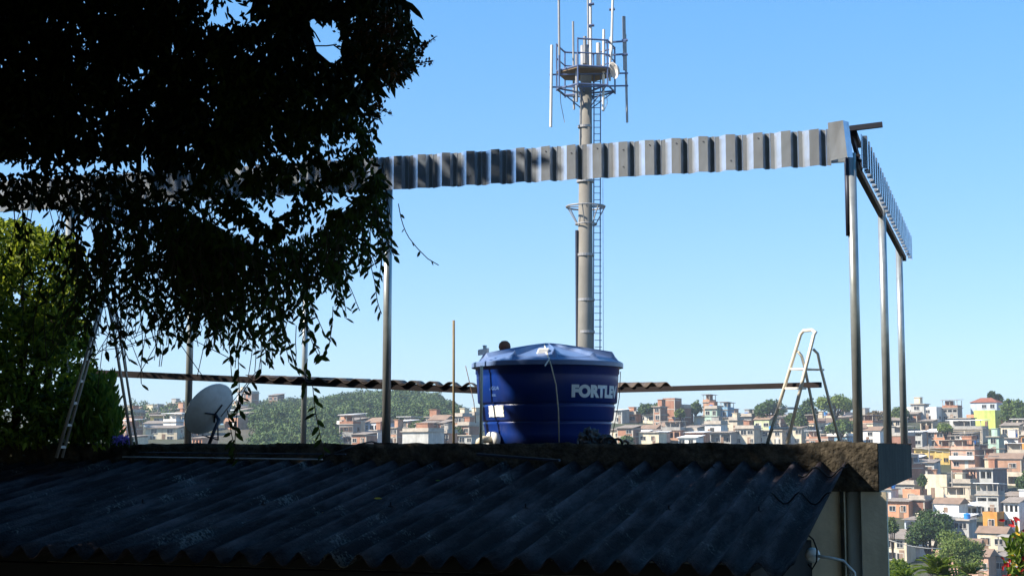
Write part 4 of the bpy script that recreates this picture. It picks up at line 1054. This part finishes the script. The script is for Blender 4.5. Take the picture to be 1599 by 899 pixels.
MB().tube([at(757,545,TKY-.2), at(757,539,TKY-.2)], [.016,.022], 10).build('knob', M['white'], tb, smooth=True)
MB().lathe([(0,0),(.05,.0),(.062,.035),(.055,.07),(.03,.095),(0,.1)], tuple(at(788,547,TKY+.1)), 18).build('clay_pot', M['terracotta'], smooth=True)
tag(bpy.data.objects['clay_pot'], 'rounded reddish brown clay pot upside down on the back of the tank lid', 'pot')
c_ = at(923,562,TKY-.50); tag(MB().obox(c_, (.024,0,0),(0,.02,0),(0,0,.014)).build('bottle_cap', M['white'], bevel=.006), 'tiny white cap lying on the right part of the tank lid', 'cap')
# black bundle
bun = empty('tarpaulin_bundle', at(930,691,13.85), 0, 'heap of crumpled black plastic and hose at the right foot of the tank', 'bundle')
from mathutils import noise
def crumple(c, rx, ry, rz, sd, name='folds'):
    bm = bmesh.new(); bmesh.ops.create_icosphere(bm, subdivisions=5, radius=1)
    for v in bm.verts:
        n_ = v.co.copy(); f_ = abs(noise.noise(n_*2.2+Vector((sd,0,0))))*.55+abs(noise.noise(Vector((n_.x*6, n_.y*2, n_.z*2))+Vector((0,sd,0))))*.35
        k_ = 1.05-f_; v.co = Vector((n_.x*rx*k_, n_.y*ry*k_, max(-.02, n_.z*rz*k_)))+c
    me = bpy.data.meshes.new(name); bmesh.ops.recalc_face_normals(bm, faces=bm.faces)
    for v in bm.verts: v.co -= bun.location
    bm.to_mesh(me); bm.free(); me.materials.append(M['blacktarp']); me.polygons.foreach_set('use_smooth', [True]*len(me.polygons))
    o = bpy.data.objects.new(name, me); col.objects.link(o); o.parent = bun
b1 = at(921, 693, 13.85); b1.z = .03; crumple(b1, .13, .12, .16, 3.)
b2 = at(946, 693, 13.8); b2.z = .03; crumple(b2, .10, .10, .09, 8.)
hs_ = MB()
for k in range(3): 
    cxp = 952+k*12; rr = [10,8,5][k]
    hs_.tube([at(cxp+rr*math.cos(a/10*math.pi), 693-rr*math.sin(a/10*math.pi), 13.6+.05*k) for a in range(11)], .012, 6)
hs_.build('hose', M['black'], bun, smooth=True)
MB().tube([at(938,690,13.6), at(944,682,13.6), at(957,686,13.6)], .006, 5).build('wire', M['timber'], bun)
# thin poles
def pole(px, p0, p1, Y, r_, m, label, name='pole', dx=0):
    a = at(px, p1, Y); b_ = at(px+dx, p0, Y); a.z = .022
    tag(MB().tube([a, b_], r_, 10).build(name, m, smooth=True), label, 'pole')
pole(708.5, 500, 692, 14.3, .012, M['tanbag'], 'thin tan upright pole standing alone left of the water tank')
pole(751, 571, 692, 13.95, .014, M['pvc'], 'pale plastic pipe standing upright against the left side of the tank', 'plastic_pipe', 1)
rope('wire', [at(727,571,TKY), at(732,592,TKY), at(740,628,TKY), at(743,660,TKY)], .004, M['timber'], 'thin wire hanging from the left rim of the tank', 'wire', 4)
rope('wire', [at(969,580,TKY), at(967,620,TKY-.1), at(962,650,TKY-.1), at(956,680,TKY-.2)], .004, M['timber'], 'thin wire hanging from the right rim of the tank', 'wire', 4)

# ------------------------------------------------------------------ small stepladder
SLY = 14.9; sl_ = empty('stepladder', at(1250,690,SLY), 0, 'small cream painted stepladder standing open on the slab right of the tank', 'stepladder')
def L3(px, py, dy=0): return at(px, py, SLY+dy)
fl0 = L3(1198,692,.18); fl1 = L3(1250,522,.10); fr0 = L3(1229,692,-.18); fr1 = L3(1271,522,-.10)
for p in (fl0, fr0): p.z = .03
MB().tube([fl0, fl1, L3(1255,516,.08), L3(1268,515,-.06), L3(1274,519,-.10), fr1*.995+L3(1275,526,-.10)*.005, fr0], .018, 8).build('front_frame', M['alu'], sl_, smooth=True)
bl0 = L3(1281,692,.34); br0 = L3(1312,692,.0); bl0.z = br0.z = .03
MB().tube([L3(1246,548,.10), L3(1252,556,.14), L3(1257,575,.16), bl0], .015, 8).build('rear_leg', M['alu'], sl_, smooth=True)
MB().tube([L3(1270,545,-.10), L3(1277,552,-.08), L3(1281,572,-.07), br0], .015, 8).build('rear_leg', M['alu'], sl_, smooth=True)
def on(a, b_, py):   # point on the line at image height py
    lo, hi = 0., 1.
    for _ in range(30):
        m_ = (lo+hi)/2
        if topix(a+(b_-a)*m_)[1] > py: lo = m_
        else: hi = m_
    return a+(b_-a)*lo
for k, py in enumerate((576, 606, 637, 668)):
    a, b_ = on(fl0, fl1, py), on(fr0, fr1, py)
    d = (b_-a); back = Vector((.87,.48,0)); c_ = (a+b_)/2
    if k == 0: MB().obox(c_+back*.12, d/2, back*.13, (0,0,.010)).build('platform', M['alu'], sl_, bevel=.004)
    else: MB().obox(c_+back*.035, d/2, back*.04, (0,0,.011)).build('step', M['alu'], sl_, bevel=.004)
# ------------------------------------------------------------------ tall stepladder among the leaves
tl = empty('tall_stepladder', at(150,700,12.3), 0, 'tall weathered A-shaped ladder half hidden by leaves at far left', 'stepladder')
MB().tube([at(88,714,12.2), at(128,580,12.2), at(168,440,12.2)], .014, 8).build('stile', M['alu_pole'], tl, smooth=True)
MB().tube([at(97,714,12.35), at(134,580,12.35), at(170,440,12.35)], .012, 8).build('stile', M['alu_pole'], tl, smooth=True)
MB().tube([at(151,380,12.6), at(178,520,12.6), at(206,694,12.6)], .013, 8).build('rear_leg', M['alu_pole'], tl, smooth=True)
MB().tube([at(163,380,12.75), at(190,540,12.75), at(214,694,12.75)], .011, 8).build('rear_leg', M['alu_pole'], tl, smooth=True)
for k in range(8):
    t_ = k/8+.06; MB().bar(at(88+80*t_,714-274*t_,12.2), at(97+73*t_,714-274*t_,12.35), .02, .02).build('rung', M['alu_pole'], tl)

# ------------------------------------------------------------------ satellite dish
DY = 15.2; dc = at(334,645,DY); ds = empty('satellite_dish', (dc.x, dc.y, .022), 0, 'round grey satellite dish seen from behind at the left slab edge', 'satellite dish')
nrm = Vector((-.70,.50,.52)).normalized(); Q = nrm.to_track_quat('Z','Y').to_matrix().to_4x4(); Mx = Matrix.Translation(dc) @ Q
RD = .29
pf = [(RD*k/12, .09*(k/12)**2) for k in range(0,13)]
d1 = MB().lathe([(max(r_,.001), z) for r_, z in pf]+[(RD+.008,.092),(RD+.008,.082)]+[(max(r_,.001), z-.01) for r_, z in reversed(pf)], n=40)
d1.v = [tuple(Mx @ Vector(v)) for v in d1.v]; d1.build('reflector', M['dish'], ds, smooth=True)
mt = Mx @ Vector((0,0,-.02)); 
MB().tube([mt, mt-nrm*.07+Vector((0,0,-.02)), Vector((dc.x+.03, dc.y-.12, dc.z-.18)), Vector((dc.x-.02, dc.y-.12, .022))], .018, 8).build('mast', M['darksteel'], ds, smooth=True)
q = MB(); 
for a in (0, 2.1, 4.2): q.tube([mt, Mx @ Vector((.12*math.cos(a), .12*math.sin(a), -.002))], .009, 6)
q.tube([mt-nrm*.04, mt-nrm*.02+Vector((.03,-.02,-.25)), Mx @ Vector((-.1,-.33,.12))], .008, 6)
q.build('bracket', M['darksteel'], ds)

# ------------------------------------------------------------------ green bush left, sunlit
def inside(poly, x, y):
    c = False; n = len(poly); j = n-1
    for i in range(n):
        if ((poly[i][1] > y) != (poly[j][1] > y)) and (x < (poly[j][0]-poly[i][0])*(y-poly[i][1])/(poly[j][1]-poly[i][1])+poly[i][0]): c = not c
        j = i
    return c
def cloud(poly, n, y0, y1, weight=None):
    xs_ = [p[0] for p in poly]; ys_ = [p[1] for p in poly]; out = []
    while len(out) < n:
        x = rng.uniform(min(xs_), max(xs_)); y = rng.uniform(min(ys_), max(ys_))
        if not inside(poly, x, y): continue
        if weight and rng.random() > weight(x, y): continue
        out.append(tuple(at(x, y, rng.uniform(y0, y1))))
    return np.array(out)
# smooth 2d-noise for clumping
def clump(x, y, sc, th, ph=0.):
    v = math.sin(x/sc+ph)*math.sin(y/sc*1.1+1.3*ph)+math.sin((x+y)/sc*.73+2+ph)*.7+math.sin((x-1.7*y)/sc*.51+ph)*.6
    return 1.0 if v > th else .12
bush = empty('leafy_bush', at(30,700,15), 0, 'big sunlit yellow green bush at the left edge behind the hanging foliage', 'bush')
bpoly = [(-320,330),(-60,338),(40,345),(80,368),(120,372),(140,420),(150,480),(140,540),(150,600),(175,640),(185,694),(-320,694)]
P = cloud(bpoly, 34000, 14.2, 16.8, lambda x, y: max(.35, clump(x, y, 17, -.6)) * (1 if x < 120 else .5))
D_ = rnd(len(P)); D_[:,2] -= .3
lb_ = leaf_arrays(P, D_, rnd(len(P))+np.array([-.3,-.2,.9]), rng.uniform(.06,.11,len(P)), rng.uniform(.03,.05,len(P)))
leaves_obj('crown', [lb_], M['leaf_bush'], bush)
tr = MB()
for (a, b_, c2) in (((20,700),(40,520),(30,380)), ((60,700),(80,560),(120,450)), ((-20,700),(-60,520),(-80,400)), ((40,620),(80,520),(95,440))):
    tr.tube([at(*a,15.2), at(*b_,15.2), at(*c2,15.2)], [.05,.035,.015], 8)
tr.build('trunk', M['bark'], bush, smooth=True)
# upright leafy plants and flowers behind the wall
pl_ = empty('leafy_plant', at(160,694,15), 0, 'upright bright leaved shrub behind the mossy wall beside the ladder foot', 'plant')
P = cloud([(130,600),(175,590),(190,660),(185,694),(110,694)], 900, 14.2, 15.2); D_ = rnd(len(P))*.6+np.array([0,0,1.])
leaves_obj('foliage', [leaf_arrays(P, D_, rnd(len(P)), rng.uniform(.09,.15,len(P)), .035)], M['leaf_bright'], pl_)
q = MB(); [q.tube([at(x,698,14.7), at(x+5,640,14.7)], .008, 5) for x in (130,145,160,172)]; q.build('stem', M['bark'], pl_)
pf_ = empty('flowering_plant', at(188,694,14.3), 0, 'small clump of purple flowers on the slab edge below the tall ladder', 'flowers')
P = cloud([(178,682),(200,681),(206,692),(176,693)], 260, 14.0, 14.3); leaves_obj('blossom', [leaf_arrays(P, rnd(len(P)), rnd(len(P)), .028, .024, simple=True)], M['flower'], pf_)
P = cloud([(176,686),(206,686),(208,694),(174,694)], 160, 14.0, 14.3); leaves_obj('foliage', [leaf_arrays(P, rnd(len(P)), rnd(len(P)), .04, .02)], M['leaf_vine'], pf_)

# red leaved plant near, right edge
rp = empty('red_leaved_plant', at(1600,880,22), 0, 'croton-like plant with red, yellow and green leaves at the right edge', 'plant')
def lf(pts, m, L, W_): leaves_obj('foliage', [leaf_arrays(np.array([tuple(at(x, y, 22+rng.uniform(-.2,.2))) for x, y in pts]), np.array([[rng.uniform(-1,.4), rng.uniform(-.3,.3), rng.uniform(-.2,1)] for _ in pts]), np.array([[rng.uniform(-.3,.3), -1, rng.uniform(0,.6)] for _ in pts]), L, W_)], m, rp)
lf([(rng.uniform(1583,1612), rng.uniform(806,822)) for _ in range(5)]+[(1596,838),(1601,846),(1566,884),(1592,835),(1606,830),(1570,812)], M['leaf_red'], .11, .05)
lf([(1588,832),(1592,836),(1596,842),(1604,852)], M['leaf_yellow'], .13, .08)
lf([(rng.uniform(1574,1625), rng.uniform(838,905)) for _ in range(170)], M['leaf_bright'], .14, .06)
lf([(rng.uniform(1585,1625), rng.uniform(850,905)) for _ in range(20)], M['leaf_yellow'], .12, .05)
lf([(rng.uniform(1565,1620), rng.uniform(872,905)) for _ in range(40)], M['leaf_red'], .08, .04)
q = MB(); b0 = at(1600,960,22)
for x, y in ((1585,840),(1600,830),(1575,880),(1612,850)): q.tube([b0, at(1600,900,22), at(x, y, 22)], [.03,.02,.008], 6)
q.tube([b0, b0+Vector((0,0,-8))], .04, 6); q.build('stem', M['bark'], rp)

# ------------------------------------------------------------------ overhanging tree with hanging vines
tree = empty('overhanging_tree', (-9.5, 9.5, -5.5), 0, 'huge dark backlit tree overhanging the roof from the upper left', 'tree')
tr = MB()
tr.tube([(-9.5,9.5,-6),(-9.2,9.6,-2),(-8.4,9.6,2),(-7.2,9.6,4.6),(-5,9.6,5.4)], [.42,.36,.30,.24,.15], 14)
tr.build('trunk', M['bark'], tree, smooth=True)
lim = MB()
lim.tube([(-7.2,9.6,4.6), (-4,9.7,4.0), at(330,-40,9.7), at(470,2,9.7), at(540,15,9.7), at(585,2,9.7), at(640,-30,9.7)], [.16,.12,.07,.038,.03,.022,.015], 8)
lim.tube([at(465,-30,9.7), at(472,20,9.7), at(478,55,9.7), at(490,85,9.7), at(520,105,9.7)], [.045,.04,.036,.03,.012], 8)
lim.tube([at(545,18,9.7), at(541,50,9.7), at(534,90,9.7)], [.014,.010,.006], 6)
lim.tube([(-5,9.6,5.4), at(120,20,9.8), at(300,140,9.8), at(320,250,9.8)], [.12,.07,.04,.015], 8)
for pts in ([(480,30),(505,27),(526,26)], [(478,35),(492,52),(500,66)], [(488,72),(510,72),(526,70)], [(500,18),(508,28),(503,40)], [(520,70),(534,80)], [(310,290),(345,235),(360,170)], [(440,0),(425,25),(432,60)]):
    lim.tube([at(x, y, 9.6) for x, y in pts], .005, 5)
lim.build('branch', M['bark'], tree, smooth=True)
dense = [(-330,-330),(640,-330),(622,-60),(632,0),(648,40),(652,85),(640,115),(606,135),(594,150),(590,200),(582,235),(592,262),(588,300),(572,312),(550,325),(520,330),(490,345),(450,365),(400,380),(360,385),(300,360),(240,350),(180,335),(120,330),(60,318),(-330,318)]
gap1 = [(480,22),(530,24),(536,60),(528,92),(500,95),(484,70),(476,40)]
def gapf(x, y):
    if inside(gap1, x, y): return .004
    if 320 < x < 400 and y < 35: return .25*clump(x, y, 7, .2, 2)+.05
    k = 1.0
    if y > 215 and x < 140 and y < 300: k = .12 if clump(x, y, 15, .3, 5) > .5 else .9
    if y > 240: k *= .35 + .65*(clump(x, y, 14, -.5, .7) > .5)
    if y > 150 and x > 150: k *= .62
    if y > 230: k *= max(.3, 1-(y-230)/150)
    if x > 380 and 110 < y < 330: k *= .38 + .62*(clump(x, y, 12, .3, 1.9) > .5)
    if x < 260 and 268 < y < 345: k = 1.0
    return k
P = cloud([(p[0], p[1]) for p in dense if True], 36000, 8.8, 10.6, gapf)
D_ = rnd(len(P))*.75+np.array([0,0,-.75])
small = leaf_arrays(P, D_, rnd(len(P)), rng.uniform(.045,.085,len(P)), rng.uniform(.022,.038,len(P)))
# larger mango-like leaves in the upper body
up = [(-330,-330),(640,-330),(622,-60),(632,0),(640,40),(640,85),(628,100),(590,125),(570,150),(530,190),(430,225),(300,250),(160,230),(-330,230)]
P = cloud(up, 9500, 9.2, 10.8, lambda x, y: 0.003 if inside([(470,16),(540,16),(546,98),(470,98)], x, y) else (.0 if 318 < x < 402 and y < 38 else .9*(clump(x, y, 19, -.9, 3))))
D_ = rnd(len(P))*.7+np.array([0,0,-.8])
big = leaf_arrays(P, D_, rnd(len(P)), rng.uniform(.13,.22,len(P)), rng.uniform(.035,.055,len(P)))
# thick lower-cost body deeper in, plus unseen leaves added to shade roof, slab and tank and dim the skylight
def boxcloud(n, lo, hi): return rng.uniform(size=(n,3))*(np.array(hi)-np.array(lo))+np.array(lo)
def keep_out(P, m_=.35):   # only what is outside the camera's view
    y = np.maximum(P[:,1], .01); left = P[:,0] < -.3466*y*1.02-m_; top = P[:,2] > .3085*y*1.03+m_
    return P[left | top | (P[:,1] < .0)]
dh = np.array([-sd.x, -sd.y, -sd.z])/math.hypot(sd.x, sd.y)          # one metre along the light, measured horizontally
dS = dh[0]*U.x+dh[1]*U.y; dT = dh[0]*Wv.x+dh[1]*Wv.y
def shade_ok(P):
    # where the shadow of a leaf lands on the plane of the building front: t along it, Z up. The added crown is thick where it
    # shades the roof, the slab and the middle of the tank, and open where the photograph shows sun getting past it
    q = P-np.array(A0)[None,:]; s_ = q[:,0]*U.x+q[:,1]*U.y; t_ = q[:,0]*Wv.x+q[:,1]*Wv.y
    h = (-.15-s_)/dS; t_ = t_+h*dT; Z = P[:,2]+h*dh[2]
    k = ((Z < .08) & (t_ > .45+.10*(Z > -1.2))) | ((Z < -1.5) & (t_ > -9)) | ((t_ > 2.5) & (t_ < 3.68) & (Z > .4) & (Z < 1.38)) | ((Z > 2.3) & (Z < 3.0) & (t_ > 3.2) & (rng.uniform(size=len(P)) < .38))
    k |= (t_ < -3.5)
    k &= ~((t_ > 7.6) & (Z > -1.0)) & (s_ < -.6)
    win = (Z > -6.6) & (Z < -5.35) & (t_ > -.2) & (t_ < 2.4)
    return P[k & ~win]
C1 = shade_ok(keep_out(boxcloud(46000, (-15,-1.5,-1.5), (-3.0,14.1,11.5))))
C2 = shade_ok(keep_out(boxcloud(52000, (-7,-5,2.2), (5.0,12.6,8.5))))
n_ = 42000; tt_ = rng.uniform(-7, 9.5, n_); ZZ = rng.uniform(-7, 3.0, n_); hh_ = rng.uniform(4.5, 13, n_)
C3 = np.array(A0)[None,:] + np.outer(tt_, np.array(Wv)) + np.outer(np.full(n_, -.15), np.array(U)) + np.outer(ZZ, np.array([0,0,1.])) - hh_[:,None]*dh[None,:]
C3 = shade_ok(keep_out(C3, .3)); C3 = C3[C3[:,2] < 10.5]
C4 = shade_ok(keep_out(boxcloud(60000, (-10,-9,.5), (9,7.5,7.5)), .5)); C4 = C4[np.linalg.norm(C4, axis=1) > 1.6]  # unseen leaves around the camera, added to cut skylight
PC = np.concatenate([C1, C2, C3, C4]); print('shade leaves', len(C1), len(C2), len(C3), len(C4))
huge = leaf_arrays(PC, rnd(len(PC))*.9+np.array([0,0,-.4]), rnd(len(PC)), rng.uniform(.22,.40,len(PC)), rng.uniform(.10,.18,len(PC)), simple=True)
leaves_obj('crown', [small, big, huge], M['leaf_dark'], tree)  # this crown also holds the unseen leaves added for shading
# flower panicles at the right tip
pp = []; 
for (x0, y0, x1, y1) in ((640,90,680,58),(645,100,676,95),(635,115,650,110),(580,168,612,178),(585,172,600,160),(655,85,664,66)):
    for k in range(34):
        t_ = rng.random(); sp = 7*(1-t_)+1.5; pp.append(tuple(at(x0+(x1-x0)*t_+rng.uniform(-sp,sp)*.6, y0+(y1-y0)*t_+rng.uniform(-sp,sp), 9.3+rng.uniform(-.05,.05))))
for _ in range(900):
    a = rng.normal(size=2)*np.array([16,15]); cxy = [(600,38),(612,115),(610,70),(560,60)][rng.integers(0,4)]; pp.append(tuple(at(cxy[0]+a[0]*.8, cxy[1]+a[1]*.8, 9.2+rng.uniform(-.2,.2))))
pp = np.array(pp); leaves_obj('panicle', [leaf_arrays(pp, rnd(len(pp)), rnd(len(pp)), .028, .018, simple=True)], M['panicle'], tree)
q = MB()
for (x0, y0, x1, y1) in ((630,95,680,58),(638,102,676,95),(575,165,612,178)): q.tube([at(x0,y0,9.3), at(x1,y1,9.3)], .004, 5)
q.build('twig', M['bark'], tree)

vine = empty('hanging_vine', at(400,60,9.3), 0, 'leafy climbing vine hanging in long strands below the dark tree', 'vine')
VL = []; stems = MB()
def strand(pts, Y, step=7., leafL=(.055,.085), both=True, dens=1.0):
    P3 = [Vector(at(x, y, Y)) for x, y in pts]
    # densify
    fine = []
    for a, b_ in zip(pts, pts[1:]):
        n = max(1, int(math.hypot(b_[0]-a[0], b_[1]-a[1])/5))
        for k in range(n): fine.append((a[0]+(b_[0]-a[0])*k/n, a[1]+(b_[1]-a[1])*k/n))
    fine.append(pts[-1])
    stems.tube([at(x, y, Y) for x, y in fine[::2]+[fine[-1]]], .0028, 4)
    acc = 0
    for (x, y) in fine:
        acc += 5
        if acc >= step:
            acc = 0
            if rng.random() < dens:
                sg = rng.choice([-1,1]); p = at(x, y, Y+rng.uniform(-.03,.03))
                VL.append((tuple(p), (sg*rng.uniform(.2,1.0), rng.uniform(-.4,.4), rng.uniform(-1.3,-.3)), tuple(rng.normal(size=3)*.6+np.array([sg*.3,-.5,.4])), rng.uniform(*leafL)))
def hang(x, y, L, Y, **k):
    pts = [(x, y)]; dx = rng.uniform(-.25,.25)
    n = max(2, int(L/14))
    for i in range(n): dx += rng.uniform(-.12,.12); dx = max(-.5, min(.5, dx)); pts.append((pts[-1][0]+dx*14, pts[-1][1]+14))
    strand(pts, Y, **k)
strand([(622,318),(627,345),(636,368),(652,388),(668,404),(685,414)], 9.1, 16, (.03,.045))
strand([(568,185),(580,210),(584,250)], 9.2, 9); strand([(520,478),(519,505),(514,540),(503,556)], 9.2, 9)
strand([(570,390),(578,410),(585,440),(590,475),(596,490)], 9.2, 8); strand([(590,340),(596,400),(592,440)], 9.3, 9)
strand([(372,560),(374,620),(368,660),(366,720)], 9.1, 6, (.05,.08)); strand([(395,590),(380,610),(374,640)], 9.1, 7); strand([(355,640),(362,680),(372,716)], 9.1, 6)
strand([(488,600),(492,640),(500,680),(507,712)], 9.2, 9); strand([(480,560),(475,610)], 9.2, 10)
strand([(400,580),(345,650)], 9.4, 30, dens=.3)
for k in range(350):
    x = rng.uniform(250, 598); 
    y0 = 300 + 90*max(0, 1-abs(x-420)/200) - 0.2*max(0, x-500)
    L = rng.uniform(50, 205) if x < 560 else rng.uniform(40, 120)
    L *= .65 + .5*abs(math.sin(x*.035)); L = min(L, (578 if x < 470 else 470-(x-480)*.55) - y0 + (40 if rng.random() < .2 else 0))
    if L > 25: hang(x, y0, L, rng.uniform(9.0, 10.6), step=6.0)
for k in range(185): hang(rng.uniform(110, 340), rng.uniform(300, 400), rng.uniform(60, 190), rng.uniform(9.0, 10.6), step=8., dens=.8)
for k in range(26): hang(rng.uniform(170, 470), rng.uniform(440, 520), rng.uniform(50, 110), rng.uniform(9.0,10.2), step=22., dens=.5)
for k in range(16): hang(rng.uniform(-5, 130), rng.uniform(300, 330), rng.uniform(60, 330), rng.uniform(9.0,10.2), step=12., dens=.7)
for k in range(9): hang(rng.uniform(588, 606), rng.uniform(255, 300), rng.uniform(30,80), 9.3, step=6)
for k in range(45):   # tangle of bare twigs
    x, y = rng.uniform(140, 340), rng.uniform(380, 520)
    stems.tube([at(x, y, 9.8), at(x+rng.uniform(-30,30), y+rng.uniform(10,40), 9.8), at(x+rng.uniform(-70,70), y+rng.uniform(30,90), 9.8)], .0028, 4)
Pv = np.array([v[0] for v in VL]); Dv = np.array([v[1] for v in VL]); Nv = np.array([v[2] for v in VL]); Lv = np.array([v[3] for v in VL])
v1 = leaf_arrays(Pv, Dv, Nv, Lv, Lv*.48)
P = cloud([(330,60),(560,180),(590,250),(600,300),(560,330),(500,360),(440,385),(380,390),(330,370),(250,350),(330,250)], 2400, 8.8, 9.0, lambda x, y: clump(x, y, 11, .1, 4)*.9)
v2 = leaf_arrays(P, rnd(len(P))*.7+np.array([0,0,-.8]), rnd(len(P)), rng.uniform(.045,.08,len(P)), rng.uniform(.024,.038,len(P)))
leaves_obj('foliage', [v1, v2], M['leaf_vine'], vine)
stems.build('stem', M['bark'], vine)
print('vine leaves', len(VL))

# ------------------------------------------------------------------ wires over the valley
for (a, b_, Y, lb) in (((1378,839),(1470,856),120,'pale overhead wire crossing in front of the big dark tree'), ((1560,712),(1430,698),200,'thin overhead wire right of the slab corner')):
    p0, p1 = at(*a, Y), at(*b_, Y); m_ = (p0+p1)/2+Vector((0,0,-.25)); rope('overhead_wire', [p0, (p0*.5+m_*.5)+Vector((0,0,-.06)), m_, (p1*.5+m_*.5)+Vector((0,0,-.06)), p1], .035, M['rail'], lb, 'wire', 4)
upn = [(1452,722,'thin utility pole below the yellow arcade house'),(1488,770,'utility pole right of the stained cream house'),(1535,690,'utility pole beside the mint green house')]
for px, py, lb in upn:
    h = hit(px, py+20) or at(px, py, 300); hh = Vector(h); tag(MB().tube([hh-Vector((0,0,1)), hh+Vector((0,0,7))], [.16,.10], 8).add([tuple(hh+Vector((-.9,-.05,6.5))), tuple(hh+Vector((.9,-.05,6.5))), tuple(hh+Vector((.9,.05,6.5))), tuple(hh+Vector((-.9,.05,6.5))), tuple(hh+Vector((-.9,-.05,6.6))), tuple(hh+Vector((.9,-.05,6.6))), tuple(hh+Vector((.9,.05,6.6))), tuple(hh+Vector((-.9,.05,6.6)))], [(3,2,1,0),(4,5,6,7),(0,1,5,4),(1,2,6,5),(2,3,7,6),(3,0,4,7)]).build('utility_pole', M['r_slab']), lb, 'pole')
